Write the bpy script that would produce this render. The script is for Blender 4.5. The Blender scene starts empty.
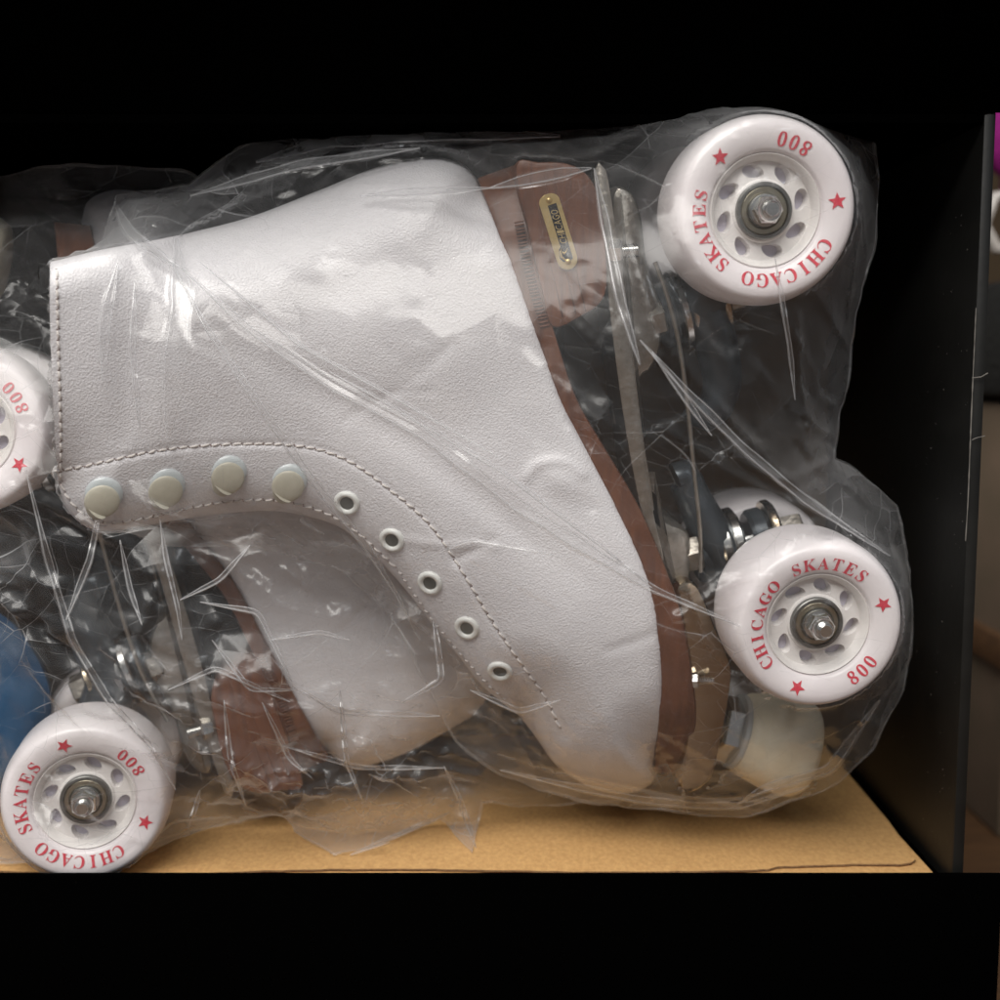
import bpy, bmesh, math, random
import numpy as np
from math import sin, cos, radians as RD, pi
from mathutils import Vector, Matrix
from mathutils.bvhtree import BVHTree
from mathutils.geometry import delaunay_2d_cdt

SC = bpy.context.scene
COL = SC.collection
RNG = np.random.default_rng(7)
random.seed(7)

# ------------------------------------------------------------------ camera, world, lamps, exposure
FPX = 1200.0
TH = math.atan(130 / 1200)
cam = bpy.data.cameras.new('camera')
cam.sensor_width = 36; cam.lens = 36 * FPX / 1000
cam.clip_start = 0.01; cam.clip_end = 50
cam.dof.use_dof = True; cam.dof.focus_distance = 0.385; cam.dof.aperture_fstop = 9.0
camo = bpy.data.objects.new('camera', cam); COL.objects.link(camo)
camo.rotation_euler = (pi / 2 - TH, 0, 0)
SC.camera = camo

w = bpy.data.worlds.new('World'); SC.world = w; w.use_nodes = True
bg = w.node_tree.nodes['Background']
bg.inputs[0].default_value = (0.74, 0.76, 0.80, 1); bg.inputs[1].default_value = 0.22

def lamp(name, loc, target, size, energy, color, size_y=None):
    l = bpy.data.lights.new(name, 'AREA'); l.energy = energy; l.color = color
    l.shape = 'RECTANGLE'; l.size = size; l.size_y = size_y or size
    o = bpy.data.objects.new(name, l); COL.objects.link(o)
    o.location = loc
    o.rotation_euler = (Vector(target) - Vector(loc)).to_track_quat('-Z', 'Y').to_euler()
    return o
lamp('window_light', (-0.32, -0.48, 1.10), (0, 0.42, -0.04), 1.25, 31.0, (1.0, 0.97, 0.925), 0.85)
lamp('glint_lamp', (0.62, -0.55, 0.75), (0.05, 0.42, -0.05), 0.07, 0.9, (0.92, 0.96, 1.0))  # small added lamp, only there to put crisp glints on the film
SC.view_settings.view_transform = 'Standard'
SC.view_settings.look = 'None'
SC.view_settings.exposure = 0.12
SC.view_settings.gamma = 1.0
SC.view_settings.use_curve_mapping = False
SC.cycles.transparent_max_bounces = 16
SC.cycles.max_bounces = 7; SC.cycles.diffuse_bounces = 4; SC.cycles.glossy_bounces = 3
SC.cycles.use_denoising = True
SC.cycles.use_adaptive_sampling = True
SC.cycles.adaptive_threshold = 0.035

# ------------------------------------------------------------------ pixel of the photograph -> ray, plane
_c, _s = cos(TH), sin(TH)
def ray(px, py):
    a = (px - 500) / FPX; b = (500 - py) / FPX
    return Vector((a, _c + b * _s, -_s + b * _c))
def P(px, py, Y):
    d = ray(px, py); return d * (Y / d.y)

class Frame:
    def __init__(s, O, R):
        s.O = Vector(O); s.R = R; s.Rt = R.transposed(); s.Ol = s.Rt @ s.O
    def loc(s, px, py, yo=0.0):
        d = s.Rt @ ray(px, py)
        t = (yo + s.Ol.y) / d.y
        return d * t - s.Ol
    def camdir(s, px, py):
        return (s.Rt @ ray(px, py)).normalized(), -s.Ol

# ------------------------------------------------------------------ materials
def lin(c):
    return tuple((x / 12.92 if x <= 0.04045 else ((x + 0.055) / 1.055) ** 2.4) for x in [v / 255 for v in c]) + (1,)

def mat(name, col, rough=0.5, metal=0.0, bump=None, var=None, sss=0.0, spec=None, coat=0.0, srgb=False):
    m = bpy.data.materials.new(name); m.use_nodes = True
    nt = m.node_tree; N = nt.nodes; L = nt.links
    b = N['Principled BSDF']
    c = lin(col) if srgb else tuple(col) + (1,)
    b.inputs['Base Color'].default_value = c
    b.inputs['Roughness'].default_value = rough
    b.inputs['Metallic'].default_value = metal
    if spec is not None: b.inputs['Specular IOR Level'].default_value = spec
    if coat: b.inputs['Coat Weight'].default_value = coat; b.inputs['Coat Roughness'].default_value = 0.15
    if sss:
        b.inputs['Subsurface Weight'].default_value = sss
        b.inputs['Subsurface Radius'].default_value = (1.0, 0.75, 0.7)
        b.inputs['Subsurface Scale'].default_value = 0.003
    tc = N.new('ShaderNodeTexCoord')
    if var:      # (scale, dark colour, amount, stretch)
        mp = N.new('ShaderNodeMapping'); L.new(tc.outputs['Object'], mp.inputs[0])
        mp.inputs['Scale'].default_value = var[3] if len(var) > 3 else (1, 1, 1)
        n = N.new('ShaderNodeTexNoise'); n.inputs['Scale'].default_value = var[0]; n.inputs['Detail'].default_value = 6
        n.inputs['Roughness'].default_value = 0.65
        L.new(mp.outputs[0], n.inputs['Vector'])
        r = N.new('ShaderNodeValToRGB'); r.color_ramp.elements[0].position = 0.35; r.color_ramp.elements[1].position = 0.68
        L.new(n.outputs['Fac'], r.inputs[0])
        mx = N.new('ShaderNodeMix'); mx.data_type = 'RGBA'
        mx.inputs['A'].default_value = tuple(var[1]) + (1,); mx.inputs['B'].default_value = c
        L.new(r.outputs[0], mx.inputs['Factor']); L.new(mx.outputs['Result'], b.inputs['Base Color'])
    if bump:     # list of (kind, scale, strength, distance)
        prev = None
        for kind, sc, st, di in bump:
            if kind == 'voronoi':
                t = N.new('ShaderNodeTexVoronoi'); t.feature = 'SMOOTH_F1'; t.inputs['Scale'].default_value = sc; o = t.outputs['Distance']
            else:
                t = N.new('ShaderNodeTexNoise'); t.inputs['Scale'].default_value = sc; t.inputs['Detail'].default_value = 4; o = t.outputs['Fac']
            L.new(tc.outputs['Object'], t.inputs['Vector'])
            bp = N.new('ShaderNodeBump'); bp.inputs['Strength'].default_value = st; bp.inputs['Distance'].default_value = di
            L.new(o, bp.inputs['Height'])
            if prev: L.new(prev, bp.inputs['Normal'])
            prev = bp.outputs[0]
        L.new(prev, b.inputs['Normal'])
    return m

M = {}
M['leather'] = mat('white_leather', (0.70, 0.685, 0.70), 0.42, bump=[('voronoi', 1750, 0.42, 0.0005), ('noise', 420, 0.07, 0.0005), ('noise', 60, 0.18, 0.0014)], var=(55, (0.655, 0.64, 0.66), 1))
M['suede'] = mat('raw_leather_edge', (0.45, 0.37, 0.29), 0.85, bump=[('noise', 1500, 0.5, 0.0005)], var=(700, (0.28, 0.22, 0.17), 1))
M['thread'] = mat('stitching_thread', (0.62, 0.58, 0.55), 0.7)
M['hole'] = mat('needle_hole', (0.22, 0.17, 0.16), 0.9)
M['sole'] = mat('brown_sole_leather', (0.155, 0.062, 0.033), 0.42, bump=[('noise', 700, 0.25, 0.0005)], var=(60, (0.085, 0.034, 0.020), 1, (5, 1, 0.6)))
M['heel'] = mat('stacked_heel', (0.172, 0.064, 0.030), 0.40, bump=[('noise', 600, 0.2, 0.0004)], var=(70, (0.09, 0.034, 0.019), 1, (9, 1, 0.5)))
M['notch'] = mat('pressed_notch', (0.125, 0.046, 0.024), 0.6)
M['urethane'] = mat('white_urethane', (0.84, 0.80, 0.805), 0.28, bump=[('noise', 90, 0.05, 0.001)], var=(30, (0.81, 0.755, 0.77), 1))
M['hub'] = mat('white_nylon_hub', (0.80, 0.77, 0.745), 0.3, var=(140, (0.74, 0.71, 0.69), 1))
M['pocket'] = mat('hub_pocket', (0.58, 0.55, 0.64), 0.5)
M['red'] = mat('red_print', (0.60, 0.018, 0.045), 0.5, var=(900, (0.66, 0.08, 0.11), 1))
M['steel'] = mat('bright_steel', (0.62, 0.62, 0.60), 0.22, 1.0, bump=[('noise', 900, 0.15, 0.0003)])
M['brassy'] = mat('zinc_bearing_shield', (0.40, 0.36, 0.27), 0.35, 1.0, bump=[('noise', 600, 0.2, 0.0003)])
M['darkring'] = mat('bearing_race', (0.20, 0.20, 0.19), 0.42, 0.9)
M['cast'] = mat('cast_metal', (0.40, 0.37, 0.33), 0.32, 0.8, bump=[('noise', 500, 0.4, 0.0006)], var=(160, (0.26, 0.235, 0.20), 1))
M['nickel'] = mat('polished_nickel', (0.46, 0.38, 0.28), 0.2, 1.0, bump=[('noise', 60, 0.45, 0.003)])
M['blacktruck'] = mat('blackened_steel', (0.055, 0.066, 0.076), 0.3, 0.45, bump=[('noise', 300, 0.2, 0.0006)])
M['rubber'] = mat('cream_rubber', (0.86, 0.82, 0.68), 0.5, bump=[('noise', 200, 0.12, 0.001)], var=(60, (0.74, 0.68, 0.52), 1))
M['snap'] = mat('cream_enamel', (0.50, 0.475, 0.39), 0.38, var=(300, (0.44, 0.42, 0.34), 1))
M['snapring'] = mat('pale_enamel_base', (0.52, 0.56, 0.57), 0.22)
M['eyelet'] = mat('white_enamel', (0.72, 0.73, 0.70), 0.28)
M['eyehole'] = mat('eyelet_hole', (0.07, 0.075, 0.065), 0.6)
M['gold'] = mat('brass_plaque', (0.66, 0.50, 0.24), 0.42, 0.85, bump=[('noise', 700, 0.2, 0.0003)], var=(260, (0.62, 0.46, 0.19), 1))
M['ink'] = mat('black_enamel', (0.012, 0.012, 0.011), 0.4)
M['blackboard'] = mat('black_paperboard', (0.011, 0.011, 0.010), 0.48, spec=0.35, bump=[('noise', 220, 0.15, 0.0006)], var=(14, (0.006, 0.006, 0.0055), 1, (1, 1, 3)))
M['blackedge'] = mat('black_board_edge', (0.022, 0.024, 0.024), 0.5, bump=[('noise', 300, 0.3, 0.0006)], var=(90, (0.013, 0.014, 0.014), 1))
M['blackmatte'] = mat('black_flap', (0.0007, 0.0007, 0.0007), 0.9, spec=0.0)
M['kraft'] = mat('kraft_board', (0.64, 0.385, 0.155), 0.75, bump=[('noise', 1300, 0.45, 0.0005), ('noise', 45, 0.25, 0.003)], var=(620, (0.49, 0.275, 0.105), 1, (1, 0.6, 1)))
M['kraftdark'] = mat('kraft_shaded', (0.16, 0.105, 0.055), 0.8, var=(60, (0.12, 0.08, 0.042), 1))  # darker kraft: shade of the back panel put into the colour
M['kraftedge'] = mat('kraft_cut_edge', (0.30, 0.18, 0.085), 0.9, var=(900, (0.12, 0.07, 0.035), 1))
M['tear'] = mat('torn_paper', (0.16, 0.15, 0.135), 0.9)
M['wood'] = mat('brown_wood', (0.13, 0.065, 0.028), 0.5, var=(22, (0.075, 0.038, 0.018), 1, (1, 8, 8)))
M['carton'] = mat('dull_carton', (0.16, 0.11, 0.075), 0.8, var=(18, (0.12, 0.09, 0.058), 1))
M['pink'] = mat('magenta_fabric', (0.30, 0.006, 0.19), 0.8, bump=[('noise', 300, 0.5, 0.002)])
M['whiteware'] = mat('white_glaze', (0.42, 0.39, 0.36), 0.35)
M['blackcloth'] = mat('black_cloth', (0.008, 0.008, 0.007), 0.95, bump=[('noise', 250, 0.7, 0.003)])
M['blue'] = mat('blue_plastic', (0.008, 0.10, 0.24), 0.4, bump=[('noise', 60, 0.4, 0.003)], var=(18, (0.005, 0.055, 0.14), 1))

def film_mat(name, milk, milk_g, refl, white=0.22, plain=False):
    """thin polythene: clear, a little milky, faceted by creases that are whitened along their folds"""
    m = bpy.data.materials.new(name); m.use_nodes = True
    nt = m.node_tree; N = nt.nodes; L = nt.links; N.clear()
    out = N.new('ShaderNodeOutputMaterial')
    tc = N.new('ShaderNodeTexCoord')
    n0 = N.new('ShaderNodeTexNoise'); n0.inputs['Scale'].default_value = 38; n0.inputs['Detail'].default_value = 0
    L.new(tc.outputs['Object'], n0.inputs['Vector'])
    wob = N.new('ShaderNodeVectorMath'); wob.operation = 'MULTIPLY_ADD'; wob.inputs[1].default_value = (0.012, 0.012, 0.012)
    L.new(n0.outputs['Color'], wob.inputs[0])
    sx = N.new('ShaderNodeSeparateXYZ'); L.new(tc.outputs['Object'], sx.inputs[0])
    cx = N.new('ShaderNodeCombineXYZ'); L.new(sx.outputs['X'], cx.inputs['X']); L.new(sx.outputs['Z'], cx.inputs['Y'])
    L.new(cx.outputs[0], wob.inputs[2])
    at = N.new('ShaderNodeAttribute'); at.attribute_name = 'slack'
    prev = None; lines = []
    for sc, rot, st, dist, lw_, amt in ((34, -0.65, (1, 2.2, 1), 0.11, 0.016, 1.0), (90, 0.5, (1, 1.9, 1), 0.055, 0.022, 0.55)):
        mp = N.new('ShaderNodeMapping'); mp.inputs['Rotation'].default_value = (0, 0, rot)
        mp2 = N.new('ShaderNodeMapping'); mp2.inputs['Scale'].default_value = st
        L.new(wob.outputs[0], mp.inputs[0]); L.new(mp.outputs[0], mp2.inputs[0])
        vo = N.new('ShaderNodeTexVoronoi'); vo.feature = 'F1'; vo.voronoi_dimensions = '2D'; vo.inputs['Scale'].default_value = sc; L.new(mp2.outputs[0], vo.inputs['Vector'])
        sb = N.new('ShaderNodeVectorMath'); sb.operation = 'SUBTRACT'; L.new(mp2.outputs[0], sb.inputs[0]); L.new(vo.outputs['Position'], sb.inputs[1])
        cc = N.new('ShaderNodeVectorMath'); cc.operation = 'MULTIPLY_ADD'; cc.inputs[1].default_value = (2, 2, 2); cc.inputs[2].default_value = (-1, -1, -1); L.new(vo.outputs['Color'], cc.inputs[0])
        dt = N.new('ShaderNodeVectorMath'); dt.operation = 'DOT_PRODUCT'; L.new(sb.outputs[0], dt.inputs[0]); L.new(cc.outputs[0], dt.inputs[1])
        bp = N.new('ShaderNodeBump'); bp.inputs['Strength'].default_value = 1.0; bp.inputs['Distance'].default_value = dist
        dm = N.new('ShaderNodeMath'); dm.operation = 'MULTIPLY'; L.new(dt.outputs['Value'], dm.inputs[0]); L.new(at.outputs['Fac'], dm.inputs[1]); L.new(dm.outputs[0], bp.inputs['Height'])
        if prev: L.new(prev, bp.inputs['Normal'])
        prev = bp.outputs[0]
        ve = N.new('ShaderNodeTexVoronoi'); ve.feature = 'DISTANCE_TO_EDGE'; ve.voronoi_dimensions = '2D'; ve.inputs['Scale'].default_value = sc; L.new(mp2.outputs[0], ve.inputs['Vector'])
        ml = N.new('ShaderNodeMapRange'); ml.interpolation_type = 'SMOOTHSTEP'; ml.inputs['From Min'].default_value = 0.0; ml.inputs['From Max'].default_value = lw_
        ml.inputs['To Min'].default_value = amt; ml.inputs['To Max'].default_value = 0; L.new(ve.outputs['Distance'], ml.inputs['Value'])
        lines.append(ml.outputs[0])
    nm = N.new('ShaderNodeTexNoise'); nm.inputs['Scale'].default_value = 30; nm.inputs['Detail'].default_value = 1; L.new(tc.outputs['Object'], nm.inputs['Vector'])
    msk = N.new('ShaderNodeMapRange'); msk.inputs['From Min'].default_value = 0.45; msk.inputs['From Max'].default_value = 0.68; L.new(nm.outputs['Fac'], msk.inputs['Value'])
    mxl = N.new('ShaderNodeMath'); mxl.operation = 'MAXIMUM'; L.new(lines[0], mxl.inputs[0]); L.new(lines[1], mxl.inputs[1])
    ml2 = N.new('ShaderNodeMath'); ml2.operation = 'MULTIPLY'; L.new(mxl.outputs[0], ml2.inputs[0]); L.new(msk.outputs[0], ml2.inputs[1])
    sl = N.new('ShaderNodeMath'); sl.operation = 'MULTIPLY'; L.new(ml2.outputs[0], sl.inputs[0]); L.new(at.outputs['Fac'], sl.inputs[1]); ml2 = sl
    tr = N.new('ShaderNodeBsdfTransparent'); tr.inputs[0].default_value = (0.985, 0.985, 0.985, 1)
    gl = N.new('ShaderNodeBsdfGlossy'); gl.inputs['Roughness'].default_value = 0.17; gl.inputs[0].default_value = (1, 1, 1, 1); None if plain else L.new(prev, gl.inputs['Normal'])
    g2 = N.new('ShaderNodeBsdfGlossy'); g2.inputs['Roughness'].default_value = 0.36; g2.inputs[0].default_value = (1, 1, 1, 1)
    None if plain else L.new(prev, g2.inputs['Normal'])
    gm = N.new('ShaderNodeMixShader'); gm.inputs[0].default_value = 0.60; L.new(gl.outputs[0], gm.inputs[1]); L.new(g2.outputs[0], gm.inputs[2])
    df = N.new('ShaderNodeBsdfDiffuse'); df.inputs[0].default_value = (0.88, 0.89, 0.91, 1)
    tl = N.new('ShaderNodeBsdfTranslucent'); tl.inputs[0].default_value = (0.88, 0.89, 0.91, 1)
    lw = N.new('ShaderNodeLayerWeight'); lw.inputs['Blend'].default_value = 0.5; None if plain else L.new(prev, lw.inputs['Normal'])
    pw = N.new('ShaderNodeMath'); pw.operation = 'POWER'; pw.inputs[1].default_value = 3.2; L.new(lw.outputs['Facing'], pw.inputs[0])
    mr = N.new('ShaderNodeMapRange'); L.new(pw.outputs[0], mr.inputs['Value']); mr.inputs['To Min'].default_value = refl; mr.inputs['To Max'].default_value = 0.42
    a1 = N.new('ShaderNodeMixShader'); a1.inputs[0].default_value = 0.5; L.new(df.outputs[0], a1.inputs[1]); L.new(tl.outputs[0], a1.inputs[2])
    mk = N.new('ShaderNodeMapRange'); L.new(pw.outputs[0], mk.inputs['Value']); mk.inputs['To Min'].default_value = milk; mk.inputs['To Max'].default_value = milk_g
    bn = N.new('ShaderNodeMapRange'); bn.inputs['From Min'].default_value = 1.0; bn.inputs['From Max'].default_value = 2.2
    bn.inputs['To Min'].default_value = 0.0; bn.inputs['To Max'].default_value = 0.0 if plain else 0.14; L.new(at.outputs['Fac'], bn.inputs['Value'])
    mb_ = N.new('ShaderNodeMath'); mb_.operation = 'ADD'; L.new(mk.outputs[0], mb_.inputs[0]); L.new(bn.outputs[0], mb_.inputs[1])
    ad = N.new('ShaderNodeMath'); ad.operation = 'MULTIPLY_ADD'; ad.use_clamp = True; ad.inputs[1].default_value = white
    None if plain else L.new(ml2.outputs[0], ad.inputs[0])
    if plain: ad.inputs[0].default_value = 0
    L.new(mb_.outputs[0], ad.inputs[2])
    a2 = N.new('ShaderNodeMixShader'); L.new(ad.outputs[0], a2.inputs[0]); L.new(tr.outputs[0], a2.inputs[1]); L.new(a1.outputs[0], a2.inputs[2])
    a3 = N.new('ShaderNodeMixShader'); L.new(mr.outputs[0], a3.inputs[0]); L.new(a2.outputs[0], a3.inputs[1]); L.new(gm.outputs[0], a3.inputs[2])
    L.new(a3.outputs[0], out.inputs[0])
    return m
M['film'] = film_mat('clear_polythene', 0.036, 0.46, 0.030, 0.26)
M['backfilm'] = film_mat('clear_polythene_back', 0.036, 0.42, 0.035, plain=True)
M['fold'] = film_mat('folded_polythene', 0.085, 0.55, 0.06, plain=True)
M['crease'] = film_mat('whitened_crease', 0.22, 0.5, 0.07, plain=True)

# ------------------------------------------------------------------ mesh builder
class MB:
    def __init__(s): s.v = []; s.f = []; s.mi = []; s.mats = []
    def m(s, mt):
        if mt not in s.mats: s.mats.append(mt)
        return s.mats.index(mt)
    def add(s, verts, faces, mt):
        k = len(s.v); i = s.m(mt)
        s.v += [tuple(v) for v in verts]
        for f in faces: s.f.append(tuple(k + j for j in f)); s.mi.append(i)
    def build(s, name, parent=None, sharp=0.7, loc=None, fixn=True):
        me = bpy.data.meshes.new(name); me.from_pydata(s.v, [], s.f)
        for mt in s.mats: me.materials.append(M[mt])
        me.polygons.foreach_set('material_index', s.mi)
        if fixn:
            bm = bmesh.new(); bm.from_mesh(me); bmesh.ops.recalc_face_normals(bm, faces=bm.faces); bm.to_mesh(me); bm.free()
        me.polygons.foreach_set('use_smooth', [True] * len(me.polygons))
        if sharp: me.set_sharp_from_angle(angle=sharp)
        me.update()
        o = bpy.data.objects.new(name, me); COL.objects.link(o)
        if parent: o.parent = parent
        if loc is not None: o.location = loc
        return o
    def box(s, lo, hi, mt, bev=0.0):
        bm = bmesh.new(); bmesh.ops.create_cube(bm, size=1)
        for v in bm.verts: v.co = Vector([lo[i] + (v.co[i] + 0.5) * (hi[i] - lo[i]) for i in range(3)])
        if bev: bmesh.ops.bevel(bm, geom=bm.edges[:], offset=bev, segments=2, affect='EDGES', profile=0.5)
        bm.verts.index_update()
        s.add([v.co for v in bm.verts], [[v.index for v in f.verts] for f in bm.faces], mt); bm.free()
    def lathe(s, prof, O, axis, mt, seg=48, caps=(True, True), phase=0.0):
        axis = Vector(axis).normalized(); O = Vector(O)
        e1 = axis.orthogonal().normalized() if abs(axis.y) < 0.99 else Vector((1, 0, 0))
        e2 = axis.cross(e1); V = []; Fc = []
        for r, t in prof:
            for k in range(seg):
                a = 2 * pi * k / seg + phase
                V.append(O + axis * t + (e1 * cos(a) + e2 * sin(a)) * r)
        n = len(prof)
        for i in range(n - 1):
            for k in range(seg):
                k2 = (k + 1) % seg
                Fc.append((i * seg + k, i * seg + k2, (i + 1) * seg + k2, (i + 1) * seg + k))
        if caps[0]: Fc.append(tuple(range(seg - 1, -1, -1)))
        if caps[1]: Fc.append(tuple((n - 1) * seg + k for k in range(seg)))
        s.add(V, Fc, mt)
    def tube(s, pts, r, mt, seg=8, flat=1.0):
        pts = [Vector(p) for p in pts]; n = len(pts); V = []; Fc = []
        up = Vector((0, 1, 0))
        for i, p in enumerate(pts):
            t = (pts[min(i + 1, n - 1)] - pts[max(i - 1, 0)]).normalized()
            e1 = t.cross(up)
            e1 = e1.normalized() if e1.length > 1e-6 else Vector((1, 0, 0))
            e2 = t.cross(e1)
            rr = r[i] if isinstance(r, (list, tuple)) else r
            for k in range(seg):
                a = 2 * pi * k / seg
                V.append(p + e1 * cos(a) * rr + e2 * sin(a) * rr * flat)
        for i in range(n - 1):
            for k in range(seg):
                k2 = (k + 1) % seg
                Fc.append((i * seg + k, i * seg + k2, (i + 1) * seg + k2, (i + 1) * seg + k))
        Fc.append(tuple(range(seg))); Fc.append(tuple((n - 1) * seg + k for k in range(seg)))
        s.add(V, Fc, mt)
    def ell(s, O, ax, mt, seg=16, rings=10):
        """ellipsoid with half axes ax (three vectors)"""
        O = Vector(O); V = []; Fc = []
        for i in range(rings + 1):
            th = pi * i / rings
            for k in range(seg):
                a = 2 * pi * k / seg
                V.append(O + ax[0] * sin(th) * cos(a) + ax[1] * sin(th) * sin(a) + ax[2] * cos(th))
        for i in range(rings):
            for k in range(seg):
                k2 = (k + 1) % seg
                Fc.append((i * seg + k, i * seg + k2, (i + 1) * seg + k2, (i + 1) * seg + k))
        s.add(V, Fc, mt)

def catmull(pts, step=4.0, closed=False):
    p = [np.array(q, float) for q in pts]; n = len(p); out = []
    for i in range(n if closed else n - 1):
        p1 = p[i]; p2 = p[(i + 1) % n]
        p0 = p[(i - 1) % n] if (closed or i > 0) else 2 * p1 - p2
        p3 = p[(i + 2) % n] if (closed or i + 2 < n) else 2 * p2 - p1
        m = max(1, int(round(np.linalg.norm(p2 - p1) / step)))
        for k in range(m):
            t = k / m
            out.append(0.5 * (2 * p1 + (p2 - p0) * t + (2 * p0 - 5 * p1 + 4 * p2 - p3) * t * t + (3 * p1 - p0 - 3 * p2 + p3) * t ** 3))
    if not closed: out.append(p[-1])
    return np.array(out)

def seg_dist(pts, poly):
    """distance of each point to a polyline"""
    d = np.full(len(pts), 1e9)
    for a, b in zip(poly[:-1], poly[1:]):
        ab = b - a; L2 = max(ab @ ab, 1e-12)
        t = np.clip(((pts - a) @ ab) / L2, 0, 1)
        d = np.minimum(d, np.linalg.norm(pts - a - t[:, None] * ab, axis=1))
    return d

def inside(pts, poly):
    x, y = pts[:, 0], pts[:, 1]; r = np.zeros(len(pts), bool)
    n = len(poly)
    for i in range(n):
        x1, y1 = poly[i]; x2, y2 = poly[(i + 1) % n]
        if y1 == y2: continue
        c = ((y1 > y) != (y2 > y)) & (x < (x2 - x1) * (y - y1) / (y2 - y1) + x1)
        r ^= c
    return r

def cdt(outline, step, jitter=0.0, margin=0.5):
    """triangulate the inside of a closed outline with a hexagonal filling; returns points, triangles, number of outline points"""
    lo = outline.min(0); hi = outline.max(0); g = []; row = 0; y = lo[1]
    while y <= hi[1]:
        xs = np.arange(lo[0] + (row % 2) * step / 2, hi[0], step)
        g.append(np.stack([xs, np.full(len(xs), y)], 1)); y += step * 0.866; row += 1
    g = np.concatenate(g)
    g = g[inside(g, outline)]
    cl = np.concatenate([outline, outline[:1]])
    g = g[seg_dist(g, cl) > margin * step]
    if jitter: g = g + RNG.normal(0, jitter * step, g.shape)
    n = len(outline)
    allp = np.concatenate([outline, g])
    r = delaunay_2d_cdt([Vector(p) for p in allp], [(i, (i + 1) % n) for i in range(n)], [], 1, 1e-7)
    V = np.array([tuple(v) for v in r[0]])
    # drop triangles outside a concave outline
    T = [tuple(f) for f in r[2]]
    cen = np.array([V[list(t)].mean(0) for t in T])
    ok = inside(cen, outline)
    return V, [t for t, k in zip(T, ok) if k]

def boundary_loop_edges(T):
    from collections import Counter
    c = Counter()
    for t in T:
        for i in range(len(t)):
            a, b = t[i], t[(i + 1) % len(t)]; c[(min(a, b), max(a, b))] += 1
    return [e for e, k in c.items() if k == 1]

def prism(mb, frame, poly, y0, y1, mt, step=6, edge=None, smooth_=True, bulge=None):
    """polygon traced in the photograph, unprojected on the plane y0 of the frame, extruded from y0 to y1"""
    pl = catmull(poly, step, True) if smooth_ else np.array(poly, float)
    pts = [frame.loc(p[0], p[1], y0) for p in pl]; n = len(pts)
    V = [(p.x, y0, p.z) for p in pts] + [(p.x, y1, p.z) for p in pts]
    bm = bmesh.new(); vs = [bm.verts.new(v) for v in V]
    f1 = bm.faces.new(vs[:n]); f2 = bm.faces.new(vs[n:][::-1])
    for i in range(n): bm.faces.new((vs[i], vs[(i + 1) % n], vs[n + (i + 1) % n], vs[n + i]))
    bmesh.ops.recalc_face_normals(bm, faces=bm.faces)
    if edge:
        ee = [e for e in bm.edges if (f1 in e.link_faces or f2 in e.link_faces)]
        bmesh.ops.bevel(bm, geom=ee, offset=edge, segments=2, affect='EDGES', profile=0.5)
    bm.verts.index_update()
    mb.add([v.co for v in bm.verts], [[v.index for v in f.verts] for f in bm.faces], mt); bm.free()

def tag(o, label=None, cat=None, group=None, kind=None):
    if label: o['label'] = label
    if cat: o['category'] = cat
    if group: o['group'] = group
    if kind: o['kind'] = kind
    return o
def empty(name, loc, mx=None):
    o = bpy.data.objects.new(name, None); COL.objects.link(o); o.empty_display_size = 0.02
    o.location = loc
    if mx is not None: o.rotation_euler = mx.to_euler()
    return o

_glyph = {}
def glyph(ch):
    """filled outline of one serif letter (triangles), height about 1"""
    if ch in _glyph: return _glyph[ch]
    code = ch
    if 'A' <= ch <= 'Z': code = chr(0x1D400 + ord(ch) - 65)
    elif '0' <= ch <= '9': code = chr(0x1D7CE + ord(ch) - 48)
    cu = bpy.data.curves.new('glyph', 'FONT'); cu.body = code; cu.resolution_u = 4; cu.size = 1.0
    o = bpy.data.objects.new('glyph', cu); COL.objects.link(o)
    me = o.to_mesh()
    V = np.array([(v.co.x, v.co.y) for v in me.vertices]); Fc = [tuple(p.vertices) for p in me.polygons]
    o.to_mesh_clear(); bpy.data.objects.remove(o); bpy.data.curves.remove(cu)
    V[:, 0] -= (V[:, 0].min() + V[:, 0].max()) / 2
    h = V[:, 1].max() - V[:, 1].min(); V[:, 1] -= V[:, 1].min(); V /= h
    _glyph[ch] = (V, Fc); return _glyph[ch]

# ------------------------------------------------------------------ the box and what is round it
ZF = -0.174; YF = 0.394; XR = 0.1545; XL = -0.26; ZT = 0.0785; YB = 0.565
box = empty('shoe_box', (0, YB, ZF))
tag(box, 'black cardboard shoe box standing open towards the viewer round both bagged skates', 'box')
def bp_(name, lo, hi, mt, bev=0.0):
    b = MB(); o_ = Vector((0, YB, ZF))
    b.box([lo[i] - o_[i] for i in range(3)], [hi[i] - o_[i] for i in range(3)], mt, bev)
    return b.build(name, box)
rw = bp_('side_wall', (XR, YF, ZF - 0.004), (XR + 0.0042, YB, ZT + 0.004), 'blackboard', 0.0012)
bp_('side_wall', (XL - 0.006, YF, ZF - 0.004), (XL, YB, ZT + 0.004), 'blackboard', 0.0012)
bp_('bottom_wall', (XL, YF, ZF - 0.006), (XR - 0.0002, YB - 0.0002, ZF - 0.002), 'blackmatte')
bp_('top_wall', (XL, YF, ZT), (XR - 0.0002, YB - 0.0002, ZT + 0.004), 'blackmatte')
bp_('back_wall', (XL, YB, ZF - 0.004), (XR + 0.0042, YB + 0.004, ZT + 0.004), 'blackmatte')
bp_('front_flap', (XL, YF - 0.0035, ZF - 0.10), (XR + 0.016, YF - 0.0010, ZF + 0.0039), 'blackmatte', 0.0006)
b = MB(); q_ = [(YF - 0.0005, ZT + 0.003), (YF - 0.088, ZT + 0.080), (YF - 0.086, ZT + 0.082), (YF + 0.002, ZT + 0.0055)]     # added flap, leaned out so it shades the top of the boot
V = [(x_, a_ - YB, c_ - ZF) for x_ in (XL, XR + 0.016) for a_, c_ in q_]
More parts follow.
